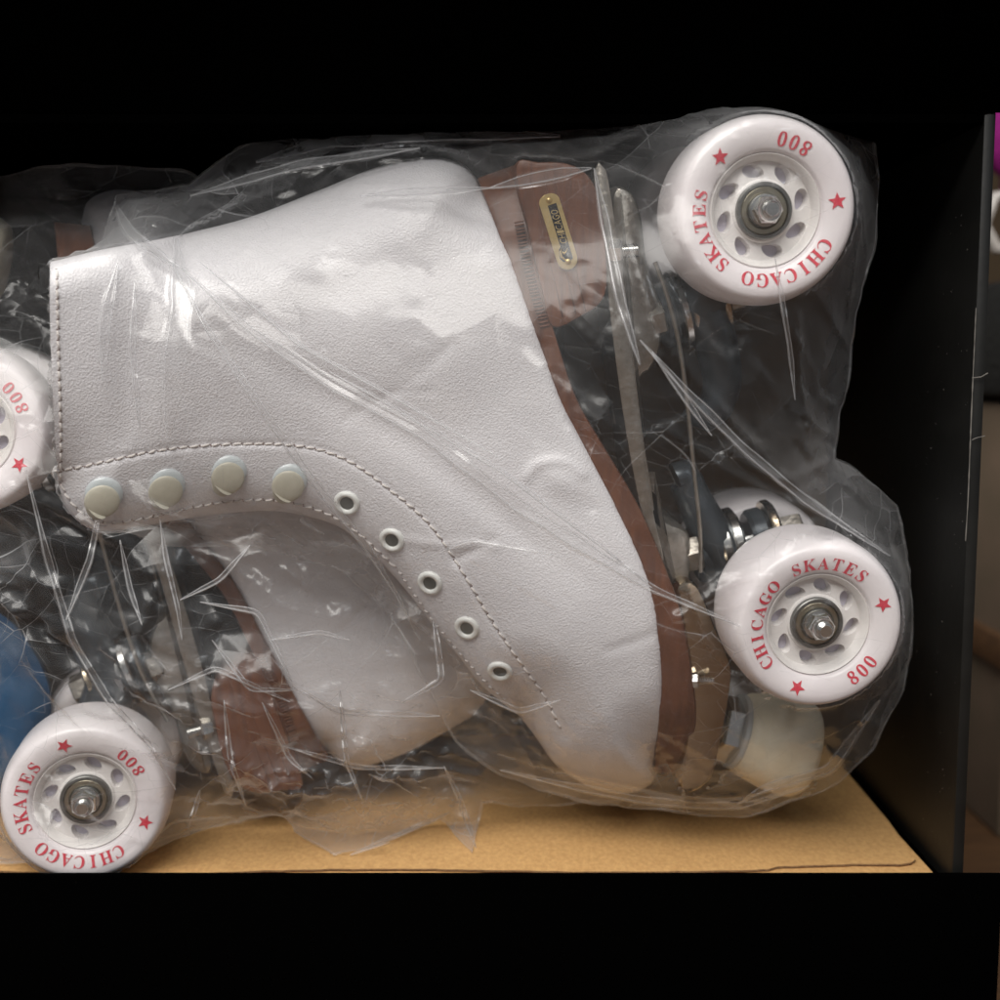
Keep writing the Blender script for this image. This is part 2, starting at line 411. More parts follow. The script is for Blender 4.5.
b.add(V, [(0, 1, 2, 3), (7, 6, 5, 4)] + [(i, (i + 1) % 4, 4 + (i + 1) % 4, 4 + i) for i in range(4)], 'blackmatte'); b.build('shade_flap', box)
# the paper wrap folded round the front edge of the right wall, torn at the seam
b = MB()
pw = [P(x, y, YF - 0.0012) for x, y in catmull([(976.0, 308), (974.2, 350), (972, 400), (970, 450), (968, 500), (965.5, 541)], 6)]
b.tube(pw, [0.00012 + 0.00018 * random.random() for _ in pw], 'tear', 5)
b.tube([P(x, y, YF - 0.0012) for x, y in [(972, 378), (981, 377), (988, 373)]], 0.00018, 'tear', 5)
b.tube([P(x, y, YF - 0.0012) for x, y in [(972, 440), (976, 438), (985, 436)]], 0.00014, 'tear', 5)
b.v = [tuple(Vector(v) - Vector((0, YB, ZF))) for v in b.v]
b.build('torn_seam', box)
# pale scuffs and dust on the wall, small raised flecks
b = MB()
for k in range(90):
    y = random.uniform(YF + 0.004, YB - 0.03); z = random.uniform(ZF + 0.01, ZT - 0.01)
    if random.random() < 0.45: y = YF + abs(random.gauss(0, 0.014)) + 0.003
    r = random.uniform(0.00005, 0.00016)
    b.ell((XR - 0.00002, y, z - ZF), [Vector((0.00004, 0, 0)), Vector((0, r * random.uniform(0.7, 2.2), 0)), Vector((0, 0, r * random.uniform(0.7, 2.5)))], 'whiteware', 6, 4)
b.v = [(v[0], v[1] - YB, v[2]) for v in b.v]
tag(b.build('dust', rw), kind='stuff')
rw.children[0].matrix_parent_inverse = Matrix.Identity(4)

# kraft insert: floor sheet with a torn front edge, a second sheet below it, and a raised back panel
ins = empty('cardboard_insert', (0, 0.46, ZF))
tag(ins, 'plain brown kraft cardboard sheet lining the bottom of the black box', 'cardboard')
def sheet(name, front, z0, z1, mt):
    b = MB(); fr = catmull(front, 0.004)
    fr = fr + np.stack([np.zeros(len(fr)), RNG.normal(0, 0.00018, len(fr))], 1)
    ol = np.concatenate([fr, np.array([(XR - 0.0035, 0.45), (XR - 0.0035, YB - 0.006), (XL + 0.002, YB - 0.006)])])
    V, T = cdt(ol, 0.008)
    def zz(p, z):
        q = 0.0012 * math.exp(-((p[0] - 0.1347) / 0.02) ** 2 - ((p[1] - 0.404) / 0.01) ** 2) + 0.0006 * sin(p[0] * 37) * sin(p[1] * 41 + 1) - 0.0010 * math.exp(-((p[0] + 0.13) / 0.03) ** 2)
        return z + q
    n = len(V)
    top = [(p[0], p[1] - 0.46, zz(p, z1) - ZF) for p in V]; bot = [(p[0], p[1] - 0.46, zz(p, z0) - ZF) for p in V]
    b.add(top, T, mt); b.add(bot, [t[::-1] for t in T], mt)
    E_ = boundary_loop_edges(T)
    for a, c in E_: b.add([top[a], top[c], bot[c], bot[a]], [(0, 1, 2, 3)], 'kraftedge')
    return b.build(name, ins, 0.6)
sheet('top_sheet', [(XL + 0.002, 0.4030), (-0.10, 0.4032), (0.02, 0.4036), (0.094, 0.4038), (0.0975, 0.4060), (0.124, 0.4056), (0.1405, 0.4050), (0.1452, 0.4072), (0.148, 0.4105)], ZF - 0.0006, ZF, 'kraft')
sheet('under_sheet', [(XL + 0.002, 0.3995), (-0.05, 0.4000), (0.06, 0.3993), (0.127, 0.3993), (0.151, 0.3996)], ZF - 0.0019, ZF - 0.0011, 'kraft')
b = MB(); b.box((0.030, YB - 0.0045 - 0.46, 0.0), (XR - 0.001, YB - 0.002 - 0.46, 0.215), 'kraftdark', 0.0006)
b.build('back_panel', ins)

# beyond the box
b = MB(); b.box((-3, -2.0, -0.300), (3, 4, -0.290), 'wood')
fl = tag(b.build('floor', None), kind='structure')
b = MB(); b.box((-3, 3.2, -0.29), (3, 3.3, 3), 'kraftdark'); tag(b.build('wall', None), kind='structure')
b = MB(); b.box((-0.12, -0.2, 0), (0.16, 0.2, 0.270), 'carton', 0.003); b.box((-0.125, -0.205, 0.108), (0.165, 0.205, 0.128), 'wood', 0.002)
o = b.build('storage_box', None, loc=(0.43, 0.92, -0.29)); tag(o, 'dull brown storage box seen past the right wall of the black shoe box', 'storage box')
b = MB()
V = []; seg, rg = 48, 24
for i in range(rg + 1):
    for k in range(seg):
        th = pi * i / rg; a = 2 * pi * k / seg
        rr = 1 + 0.10 * sin(5 * a + 3 * th) * sin(th) + 0.07 * sin(9 * a - 4 * th) * sin(th)
        V.append((0.10 * rr * sin(th) * cos(a), 0.10 * rr * sin(th) * sin(a), 0.10 * rr * cos(th) + 0.104))
b.add(V, [(i * seg + k, i * seg + (k + 1) % seg, (i + 1) * seg + (k + 1) % seg, (i + 1) * seg + k) for i in range(rg) for k in range(seg)], 'pink')
o = b.build('folded_clothes', None, 0, loc=(0.438, 0.83, 0.075)); tag(o, 'bright magenta folded garment in the top right corner behind the box wall', 'garment')
b = MB(); b.lathe([(0.02, 0), (0.034, 0.001), (0.038, 0.01), (0.039, 0.06), (0.037, 0.06), (0.036, 0.012), (0.0, 0.006)], (0, 0, 0), (0, 0, 1), 'whiteware', 40, (True, False))
b.tube([Vector((-0.036, 0, 0.048)), Vector((-0.052, 0, 0.046)), Vector((-0.058, 0, 0.03)), Vector((-0.050, 0, 0.016)), Vector((-0.037, 0, 0.014))], 0.0035, 'whiteware')
o = b.build('cup', None, loc=(0.347, 0.73, 0.0565)); tag(o, 'white cup peeking past the right wall of the box below the magenta garment', 'cup')
b = MB(); b.box((-0.1, -0.1, 0), (0.1, 0.1, 0.073), 'blackcloth', 0.012)
o = b.build('cloth_bundle', None, loc=(0.40, 0.80, -0.018)); tag(o, 'black cloth bundle under the white cup behind the box wall', 'cloth')

# blue packet at the left end of the box
b = MB(); ol = catmull([(-0.026, -0.034), (0.016, -0.040), (0.030, -0.006), (0.027, 0.020), (0.008, 0.045), (-0.030, 0.052)], 0.004, True) * 0.8
V, T = cdt(ol, 0.004); dd = seg_dist(V, np.concatenate([ol, ol[:1]]))
hh = 0.010 * np.sqrt(np.clip(1 - (1 - np.clip(dd / 0.02, 0, 1)) ** 2, 0, 1)) + 0.0012 * np.sin(V[:, 0] * 260 + V[:, 1] * 120)
b.add([(p[0], -h, p[1]) for p, h in zip(V, hh)], T, 'blue'); b.add([(p[0], h, p[1]) for p, h in zip(V, hh)], [t[::-1] for t in T], 'blue')
c = P(-12, 705, 0.455)
o = b.build('plastic_packet', None, 0.9, loc=c, fixn=False); tag(o, 'blue plastic packet tucked in the left end of the box behind the skate wheels', 'packet')

# ------------------------------------------------------------------ skate
HT = 0.0570       # near wheel face to the middle plane
A1 = RD(4.0)
R1 = Matrix.Rotation(A1, 3, 'Z') @ Matrix.Rotation(RD(4.5), 3, 'X')
pn = P(821, 627, 0.377)
cen = pn + R1 @ Vector((0, HT, 0))
tmp = Frame(cen, R1)
O1 = cen + R1 @ tmp.loc(620, 793, 0)
F1 = Frame(O1, R1)

SEG = [
 ('cback', [(50, 262), (100, 250), (150, 241), (185, 234)]),
 ('back', [(185, 234), (250, 217), (320, 190), (380, 166), (430, 157), (462, 164), (483, 187)]),
 ('sole', [(483, 187), (500, 228), (520, 283), (545, 352), (565, 408), (590, 455), (620, 512), (645, 567), (658, 612), (663, 660), (662, 720), (660, 765)]),
 ('toe', [(660, 765), (651, 784), (630, 793), (605, 792), (580, 782), (555, 764), (538, 740), (520, 716)]),
 ('front', [(520, 716), (500, 701), (479, 682), (461, 659), (430, 621), (406, 590), (380, 561), (360, 543), (339, 527), (310, 517), (270, 511), (210, 515), (150, 525), (110, 531), (85, 526), (68, 510), (58, 485)]),
 ('collar', [(58, 485), (53, 400), (50, 320), (50, 262)]),
]
PM = 0.434 / FPX      # metres per pixel at the middle plane
def rnd(d, R, h0):
    q = np.clip(d / R, 0, 1)
    return h0 + (1 - h0) * np.sqrt(np.clip(1 - (1 - q) ** 2, 0, 1))

def gauss(V, cx, cy, sx, sy, ang, amp):
    c, s = cos(RD(ang)), sin(RD(ang)); dx = V[:, 0] - cx; dy = V[:, 1] - cy
    a = (dx * c + dy * s) / sx; b_ = (-dx * s + dy * c) / sy
    return amp * np.exp(-(a * a + b_ * b_))

UPV, UPT = None, None
def build_upper(root, bend, hs, squeeze, grain):
    """the white leather upper: near and far quarters of a soft boot"""
    ol = []; polys = {}
    for k, p in SEG:
        d = catmull(p, 3.6); polys[k] = d; ol += [q for q in d[:-1]]
    ol = np.array(ol)
    V, T = cdt(ol, 3.6, margin=0.55)
    D = {k: seg_dist(V, p) * PM for k, p in polys.items()}
    x, y = V[:, 0], V[:, 1]
    # half width: narrow at the lacing, full at the ball, heel and ankle
    W = 0.0285 + 0.006 * np.exp(-(((x - 630) / 110) ** 2 + ((y - 640) / 150) ** 2)) + 0.002 * np.exp(-(((x - 400) / 120) ** 2 + ((y - 300) / 120) ** 2)) - 0.003 * np.exp(-(((x - 300) / 150) ** 2 + ((y - 430) / 60) ** 2))
    h = W * rnd(D['back'], 0.030, 0.0) * rnd(D['toe'], 0.030, 0.0) * rnd(D['front'], 0.040, 0.50) * rnd(D['sole'], 0.007, 0.90) * rnd(D['cback'], 0.014, 0.70)
    # dents, bulges and creases of the soft leather
    g = gauss(V, 395, 335, 95, 75, 20, 0.0016) - gauss(V, 330, 395, 110, 22, 28, 0.0013) + gauss(V, 330, 300, 30, 24, 0, -0.0006)
    g += gauss(V, 200, 300, 90, 40, -10, 0.0010) - gauss(V, 130, 380, 20, 110, 0, 0.0009) - gauss(V, 480, 500, 110, 14, 38, 0.0010)
    g += gauss(V, 560, 640, 45, 60, 15, 0.0012) - gauss(V, 420, 365, 40, 10, -32, 0.0003) - gauss(V, 300, 340, 60, 10, 70, 0.0004)
    cr = catmull([(528, 476), (534, 467), (545, 462), (560, 461), (572, 465), (583, 474)], 3)
    dc = seg_dist(V, cr); g += 0.0007 * np.exp(-(dc / 5.5) ** 2) + gauss(V, 562, 480, 26, 15, 35, 0.0016)
    for pl, am in [([(455, 560), (478, 548), (494, 541)], -0.0006), ([(405, 540), (440, 545), (495, 545)], 0.0005), ([(380, 400), (420, 375), (450, 345)], -0.00022), ([(345, 420), (390, 395), (430, 392)], -0.0002), ([(610, 650), (640, 640), (658, 632)], -0.0004)]:
        g += am * np.exp(-(seg_dist(V, catmull(pl, 4)) / 5) ** 2)
    for q in range(26):
        g += gauss(V, RNG.uniform(90, 640), RNG.uniform(200, 740), RNG.uniform(14, 50), RNG.uniform(8, 26), RNG.uniform(0, 180), RNG.uniform(-0.00035, 0.00035))
    # eyestay reinforcement stands a little proud of the quarter
    st = catmull(ST2, 4); left = D['front'] / PM
    ds = seg_dist(V, st); eye = (left < 70) & (np.array([front_of(p) for p in V]))
    g += np.where(eye, 0.0004, 0.0) - 0.0005 * np.exp(-(ds / 3.0) ** 2)
    edge = np.minimum.reduce([D['back'], D['toe']]) / 0.012
    h = h + g * np.clip(edge, 0, 1)
    h = np.clip(h, 0, None)
    cy = bend * np.clip((330 - x) / 280, 0, 1.2) ** 1.4
    N_ = len(V); near = []; nin = []; far = []; fin = []
    for i in range(N_):
        px = x[i] if not squeeze else (x[i] if x[i] > 300 else 300 + (x[i] - 300) * squeeze)
        hh = h[i] * hs
        p = F1.loc(px, y[i], (cy[i] if not squeeze else 0.0) - hh)
        t = min(hh, 0.0026)
        near.append((p.x, cy[i] - hh, p.z)); nin.append((p.x, cy[i] - hh + t, p.z))
        hf = hh * 0.9
        far.append((p.x, cy[i] + hf, p.z)); fin.append((p.x, cy[i] + hf - min(hf, 0.0026), p.z))
    b = MB()
    E_ = boundary_loop_edges(T)
    allv = near + nin + far + fin
    fl_ = []; mt_ = []
    b.m('leather'); b.m('suede')
    fac = [tuple(t) for t in T] + [tuple(N_ + i for i in t[::-1]) for t in T] + [tuple(2 * N_ + i for i in t[::-1]) for t in T] + [tuple(3 * N_ + i for i in t) for t in T]
    mi = [0] * len(fac)
    for a, c in E_:
        fac.append((a, c, N_ + c, N_ + a)); mi.append(1)
        fac.append((2 * N_ + a, 2 * N_ + c, 3 * N_ + c, 3 * N_ + a)); mi.append(1)
    b.v = allv; b.f = fac; b.mi = mi
    return b.build('upper', root, 0.9)

ST1 = [(57, 268), (58, 330), (60, 400), (61, 450), (61, 480), (70, 500), (88, 517), (112, 523), (150, 517), (190, 508), (225, 502), (270, 500), (305, 506), (340, 520), (372, 545), (398, 570)]
ST2 = [(52, 471), (75, 468), (100, 463), (150, 452), (200, 446), (260, 444), (310, 448), (350, 462), (390, 490), (430, 525), (460, 568), (490, 618), (515, 655), (545, 697), (563, 735)]
ST3 = [(398, 570), (430, 616), (462, 655), (490, 686), (513, 706)]
_st2 = None
def front_of(p):
    """is the photograph point on the lacing side of the eyestay seam"""
    global _st2
    if _st2 is None: _st2 = catmull(ST2, 8)
    d = np.linalg.norm(_st2 - p, axis=1); i = int(d.argmin()); i = min(max(i, 1), len(_st2) - 2)
    t = _st2[i + 1] - _st2[i - 1]; q = p - _st2[i]
    return t[0] * q[1] - t[1] * q[0] > 0

def make_wheel(parent):
    """urethane wheel: face towards -y at y = 0, axle along y"""
    R = 0.0285
    prof = [(0.0170, 0.0032), (0.0174, 0.0020), (0.0182, 0.0013), (0.0206, 0.00062), (0.0230, 0.0), (0.0250, 0.0002), (0.0259, 0.0006), (0.0266, 0.0014), (0.0273, 0.0030), (0.0280, 0.0055), (R, 0.0085),
            (R, 0.0155), (R, 0.0240), (0.0281, 0.0268), (0.0274, 0.0294), (0.0263, 0.0309), (0.0250, 0.0317), (0.0230, 0.032), (0.0184, 0.0308), (0.0170, 0.0288)]
    b = MB(); b.lathe(prof, (0, 0, 0), (0, 1, 0), 'urethane', 96, (False, False))
    wheel = b.build('wheel', parent, 1.2)
    # hub with teardrop pockets
    b = MB()
    b.lathe([(0.0171, 0.0031), (0.0166, 0.0024), (0.0158, 0.0030), (0.0150, 0.0046), (0.0147, 0.0058)], (0, 0, 0), (0, 1, 0), 'hub', 96, (False, False))
    b.lathe([(0.0095, 0.0058), (0.0091, 0.0052), (0.0086, 0.0051), (0.0086, 0.0100)], (0, 0, 0), (0, 1, 0), 'hub', 64, (False, False))
    ys = 0.0058; nh = 8
    bm = bmesh.new()
    def loop(pts, y=ys):
        vs = [bm.verts.new((p[0], y, p[1])) for p in pts]
        return vs, [bm.edges.new((vs[i], vs[(i + 1) % len(vs)])) for i in range(len(vs))]
    _, e0 = loop([(0.0147 * cos(2 * pi * k / 96), 0.0147 * sin(2 * pi * k / 96)) for k in range(96)])
    _, e1 = loop([(0.0095 * cos(2 * pi * k / 64), 0.0095 * sin(2 * pi * k / 64)) for k in range(64)])
    edges = e0 + e1; holes = []
    for j in range(nh):
        a0 = 2 * pi * j / nh; pts = []
        for k in range(22):
            t = 2 * pi * k / 22
            lx = 0.0034 * cos(t); ly = 0.0025 * sin(t) * (0.80 + 0.20 * cos(t))
            rx = lx * cos(0.45) - ly * sin(0.45); ry = lx * sin(0.45) + ly * cos(0.45)
            a = a0 + rx / 0.0121; r = 0.0121 + ry
            pts.append((r * cos(a), r * sin(a)))
        vs, e = loop(pts); holes.append(vs); edges += e
    bmesh.ops.triangle_fill(bm, use_beauty=True, use_dissolve=False, edges=edges)
    kill = [f for f in bm.faces if any(all(v in hv for v in f.verts) for hv in holes)]
    bmesh.ops.delete(bm, geom=kill, context='FACES_ONLY')
    # raised swirl between the pockets
    bm.verts.index_update()
    b.add([v.co for v in bm.verts], [[v.index for v in f.verts] for f in bm.faces], 'hub')
    for hv in holes:
        n = len(hv); c0 = [v.co.copy() for v in hv]
        cc = sum(c0, Vector()) / n
        lip = [cc + (p - cc) * 1.04 for p in c0]; deep = [Vector((q.x, ys + 0.0036, q.z)) for q in [cc + (p - cc) * 0.82 for p in c0]]
        b.add(c0 + deep, [(i, (i + 1) % n, n + (i + 1) % n, n + i) for i in range(n)], 'hub')
        b.add(deep, [tuple(range(n))], 'pocket')
    bm.free()
    b.build('hub', wheel, 0.6)
    # bearing
    b = MB()
    b.lathe([(0.0086, 0.0050), (0.0085, 0.0036), (0.0082, 0.0033), (0.0074, 0.0033), (0.0073, 0.0038)], (0, 0, 0), (0, 1, 0), 'darkring', 64, (False, False))
    b.lathe([(0.0073, 0.0040), (0.0068, 0.0037), (0.0056, 0.0037), (0.0050, 0.0041), (0.0050, 0.0046)], (0, 0, 0), (0, 1, 0), 'brassy', 64, (False, False))
    b.lathe([(0.0050, 0.0045), (0.0049, 0.0033), (0.0040, 0.0030), (0.0, 0.0030)], (0, 0, 0), (0, 1, 0), 'darkring', 48, (False, False))
    b.build('bearing', wheel, 0.5)
    # washer, hexagonal lock nut and axle end
    b = MB()
    b.lathe([(0.0047, 0.0032), (0.0047, 0.0024), (0.0030, 0.0022)], (0, 0, 0), (0, 1, 0), 'steel', 40, (False, False))
    b.lathe([(0.0038, 0.0024), (0.0044, 0.0019), (0.0044, -0.0010), (0.0039, -0.0015)], (0, 0, 0), (0, 1, 0), 'steel', 6, (False, True))
    b.lathe([(0.0036, -0.0008), (0.0036, -0.0024), (0.0033, -0.0029), (0.0026, -0.0028)], (0, 0, 0), (0, 1, 0), 'steel', 40, (False, True))
    b.lathe([(0.0023, -0.0026), (0.0023, -0.0046), (0.0019, -0.0051)], (0, 0, 0), (0, 1, 0), 'steel', 28, (False, True))
    for k in range(4): b.lathe([(0.0023, -0.0028 - k * 0.0005), (0.00255, -0.00305 - k * 0.0005), (0.0023, -0.0033 - k * 0.0005)], (0, 0, 0), (0, 1, 0), 'steel', 28, (False, False))
    b.build('axle_nut', wheel, 0.5)
    # printing
    b = MB()
    pr = [p[0] for p in prof[:9]]; py_ = [p[1] for p in prof[:9]]
    def put(ch, ang, r0, hgt, inward=False, narrow=0.95):
        V, Fc = glyph(ch); out = []
        for gx, gy in V:
            xx = gx * hgt * narrow; yy = (gy - 0.5) * hgt
            if inward: xx, yy = -xx, -yy
            # letter stays flat; x to the right of its top
            ux, uz = sin(ang), cos(ang); tx, tz = cos(ang), -sin(ang)
            X = ux * (r0 + yy) + tx * xx; Z = uz * (r0 + yy) + tz * xx
            out.append((X, float(np.interp(math.hypot(X, Z), pr, py_)) - 0.00022, Z))
        b.add(out, Fc, 'red')
    txt = 'CHICAGO SKATES'
    st = RD(162) / 13; a = 0.0
    for i, ch in enumerate(txt):
        if ch != ' ': put(ch, i * st, 0.0207, 0.0041)
    for i, ch in enumerate('800'): put(ch, RD(-99.5 - (i - 1) * 10.5), 0.0208, 0.0042, True, 0.95)
    for sa in (RD(162 + 33.5), RD(-37)):
        out = []
        for k in range(10):
            rr = 0.0027 if k % 2 == 0 else 0.00115; t = 2 * pi * k / 10 + 0.3
            X = sin(sa) * 0.0213 + rr * sin(t); Z = cos(sa) * 0.0213 + rr * cos(t)
            out.append((X, float(np.interp(math.hypot(X, Z), pr, py_)) - 0.00022, Z))
        c0 = (sin(sa) * 0.0213, float(np.interp(0.0213, pr, py_)) - 0.00022, cos(sa) * 0.0213)
        b.add(out + [c0], [(k, (k + 1) % 10, 10) for k in range(10)], 'red')
    b.build('lettering', wheel, 0, fixn=False)
    return wheel

def copy_tree(o, parent=None):
    c = o.copy(); COL.objects.link(c); c.parent = parent
    for ch in list(o.children): copy_tree(ch, c)
    return c

def make_skate():
    root = empty('roller_skate', O1, R1)
    up = build_upper(root, -0.024, 1.0, None, True)
    bvh = BVHTree.FromPolygons([v.co for v in up.data.vertices], [tuple(p.vertices) for p in up.data.polygons])
    def hit(px, py):
        d, o_ = F1.camdir(px, py); r = bvh.ray_cast(o_, d)
        if r[0] is None:
            p = F1.loc(px, py, -0.028); return p, Vector((0, -1, 0))
        n = r[1] if r[1].dot(d) < 0 else -r[1]
        return r[0], n
    # stitching
    for line, gap, ln, rr in ((ST1, 10.2, 7.6, 0.00036), (ST2, 10.6, 7.8, 0.00038), (ST3, 9.0, 3.5, 0.00025)):
        pl = catmull(line, 1.0); dist = np.concatenate([[0], np.cumsum(np.linalg.norm(np.diff(pl, axis=0), axis=1))])
        b = MB(); t = 2.0
        while t + ln < dist[-1]:
            j = RNG.normal(0, 0.5, 4)
            q0 = np.array([np.interp(t, dist, pl[:, k]) for k in (0, 1)]); q1 = np.array([np.interp(t + ln + j[0], dist, pl[:, k]) for k in (0, 1)])
            tg = (q1 - q0) / np.linalg.norm(q1 - q0); nm = np.array([-tg[1], tg[0]])
            q0 = q0 + nm * 0.7; q1 = q1 - nm * 0.7 + nm * j[1] * 0.4
            p0, n0 = hit(*q0); p1, n1 = hit(*q1); pm, nmid = hit(*((q0 + q1) / 2))
            path = [p0 - n0 * 0.00035, p0 + (p1 - p0) * 0.18 + n0 * 0.00022, pm + nmid * 0.0003, p0 + (p1 - p0) * 0.82 + n1 * 0.00022, p1 - n1 * 0.00035]
            b.tube(path, [rr * 0.8, rr, rr * 1.05, rr, rr * 0.8], 'thread', 7)
            for qq in (q0 - tg * 1.0, q1 + tg * 1.0):
                p, n = hit(*qq); e1 = n.orthogonal().normalized(); e2 = n.cross(e1)
                b.ell(p, [e1 * 0.00032, e2 * 0.00032, n * 0.00010], 'hole', 8, 4)
            t += gap + j[2] * 0.5
        b.build('stitching', up, 0)
    # lacing hooks
    for px, py in ((100, 499), (163, 490), (225, 477), (286, 485)):
        b = MB(); p, n = hit(px + 4, py - 5); n = (n * 0.6 + Vector((0.10, -1, 0.05)) * 0.4).normalized()
        e1 = n.orthogonal().normalized(); e2 = n.cross(e1)
        b.lathe([(0.0054, -0.0004), (0.0057, 0.0003), (0.0053, 0.0009), (0.0040, 0.0013), (0.0, 0.0014)], p, n, 'snapring', 36, (True, False))
        up_ = Vector((-0.55, 0, -0.83)); up_ = (up_ - n * up_.dot(n)).normalized(); sd = n.cross(up_)
        c0 = p + up_ * 0.0013
        b.tube([c0, c0 + n * 0.0030], [0.0022, 0.0020], 'snap', 14)
        c1 = c0 + n * 0.0036
        b.ell(c1, [up_ * 0.0054, sd * 0.0052, n * 0.0011], 'snap', 32, 16)
        b.tube([c1 + up_ * 0.0032 - n * 0.0002, c1 + up_ * 0.0054 - n * 0.0022], [0.0036, 0.0026], 'snap', 16, 0.6)
        b.build('lace_hook', up, 0.8)
    # eyelets
    for px, py in ((347, 503), (392, 540), (430, 583), (467, 628), (500, 671)):
        b = MB(); p, n = hit(px, py)
        b.lathe([(0.0044, -0.0004), (0.0045, 0.0002), (0.0041, 0.0009), (0.0034, 0.0012), (0.0027, 0.0009), (0.0023, 0.0002), (0.0022, -0.0015)], p, n, 'eyelet', 36, (False, False))
        b.lathe([(0.0026, 0.00030), (0.0, 0.00026)], p, n, 'eyehole', 24, (False, False))
        b.build('eyelet', up, 0.9)
    # loose thread at the collar corner
    b = MB(); b.tube([F1.loc(x, y, -0.045) for x, y in ((51, 270), (46, 265), (39, 264), (38, 270), (39, 279))], 0.00016, 'ink', 6)
    b.build('loose_thread', up, 0)
    # sole, heel
    b = MB()
    inn = catmull([(478, 178), (497, 228), (517, 283), (542, 352), (562, 408), (587, 455), (617, 512), (642, 567), (655, 612), (660, 660), (659, 720), (655, 772)], 6)
    out = catmull([(517, 164), (530, 228), (542, 285), (555, 332), (576, 396), (601, 441), (636, 500), (661, 555), (681, 610), (691, 660), (697, 720), (688, 776)], 6)
    n = min(len(inn), len(out)); s_ = np.linspace(0, 1, 90)
    def rs(c): return np.stack([np.interp(s_, np.linspace(0, 1, len(c)), c[:, k]) for k in (0, 1)], 1)
    inn, out = rs(inn), rs(out)
    wv = np.interp(s_, [0, 0.03, 0.10, 0.25, 0.42, 0.6, 0.78, 0.9, 0.97, 1], [0.010, 0.020, 0.0275, 0.0280, 0.0262, 0.030, 0.0335, 0.0305, 0.022, 0.012])
    rows = []
    for (a, c, wd) in zip(inn, out, wv):
        pa = F1.loc(a[0], a[1], -wd); pc = F1.loc(c[0], c[1], -wd)
        q = (pc - pa); m1 = pa + q * 0.12
        rows.append([(pa.x, -wd + 0.0008, pa.z), (m1.x, -wd, m1.z), (pc.x - q.x * 0.06, -wd, pc.z - q.z * 0.06), (pc.x, -wd + 0.0012, pc.z),
                     (pc.x, wd - 0.0012, pc.z), (m1.x, wd, m1.z), (pa.x, wd - 0.0008, pa.z)])
    V = [v for r in rows for v in r]; k_ = 7
    Fc = [(i * k_ + j, i * k_ + (j + 1) % k_, (i + 1) * k_ + (j + 1) % k_, (i + 1) * k_ + j) for i in range(len(rows) - 1) for j in range(k_)]
    Fc += [tuple(range(k_)), tuple((len(rows) - 1) * k_ + j for j in range(k_))]
    b.add(V, Fc, 'sole'); sole = b.build('sole', root, 0.6)
    b = MB()
    a0 = np.array([(519, 222), (527, 262), (536, 297), (545, 326)])
    cu = catmull(a0, 1.0); dl = np.linspace(0, len(cu) - 1, 31)
    for q in dl:
        p_ = cu[int(q)]
        for dx in (0,):
            pA = F1.loc(p_[0] - 4.6, p_[1] + 0.9, -0.0283); pB = F1.loc(p_[0] + 4.6, p_[1] - 0.9, -0.0283)
            pA.y = pB.y = -0.0281
            b.tube([pA, pB], 0.00030, 'notch', 6)
    b.build('welt_notches', sole, 0)
    b = MB()
    prism(b, F1, [(516, 166), (540, 162), (566, 163), (585, 172), (597, 190), (604, 220), (607, 255), (607, 288), (600, 304), (586, 314), (553, 327), (541, 288), (530, 240)], -0.0289, 0.0289, 'heel', 5, 0.0012)
    heel = b.build('heel', root, 0.6)
    b = MB()
    for dx in (12, 24, 33):
        ln = [(517 + dx * 1.1 + (553 - 517) * t * 0.9, 180 + 140 * t - dx * 0.25) for t in (0, 0.5, 1)]
        b.tube([F1.loc(x, y, -0.0289) for x, y in ln], 0.00016, 'notch', 5)
    b.build('layer_lines', heel, 0)
    # brass name plaque
    yb = -0.0290
    ctr = F1.loc(558.5, 232, yb); ax = (F1.loc(569, 266, yb) - F1.loc(548, 198, yb)); ax.y = 0; hl = ax.length / 2; ax.normalize()
    pt = Vector((ax.z, 0, -ax.x)); pt = pt if pt.x > 0 else -pt      # to the right of the plaque
    b = MB(); hw = 0.0033
    def plate(pts, y0, y1, mt, bev=0.0):
        n = len(pts); bm = bmesh.new()
        vs = [bm.verts.new(ctr + ax * a + pt * c_ + Vector((0, y0 - yb, 0))) for a, c_ in pts] + [bm.verts.new(ctr + ax * a + pt * c_ + Vector((0, y1 - yb, 0))) for a, c_ in pts]
        f = bm.faces.new(vs[:n]); bm.faces.new(vs[n:][::-1])
        for i in range(n): bm.faces.new((vs[i], vs[(i + 1) % n], vs[n + (i + 1) % n], vs[n + i]))
        if bev: bmesh.ops.bevel(bm, geom=list(f.edges), offset=bev, segments=2, affect='EDGES')
        bm.verts.index_update(); b.add([v.co for v in bm.verts], [[v.index for v in q.verts] for q in bm.faces], mt); bm.free()
    L_ = hl + 0.0012
    rim = [(L_ - hw + hw * sin(t), hw * cos(t)) for t in np.linspace(0, pi, 15)] + [(-L_ + hw * 0.75 - hw * 0.75 * sin(t), -hw * cos(t)) for t in np.linspace(0, pi, 15)]
    plate(rim, yb - 0.0008, yb + 0.0002, 'gold', 0.0003)
    plq = b.build('name_plaque', heel, 0.5)
    b = MB()
    plate([(-0.0088, -0.0009), (0.0046, -0.0009), (0.0052, -0.0016), (0.0080, -0.0022), (0.0094, -0.0014), (0.0098, 0.0006), (0.0092, 0.0019), (0.0050, 0.0019), (-0.0088, 0.0019)], yb - 0.00092, yb - 0.0007, 'ink')
    i0 = 0.0041
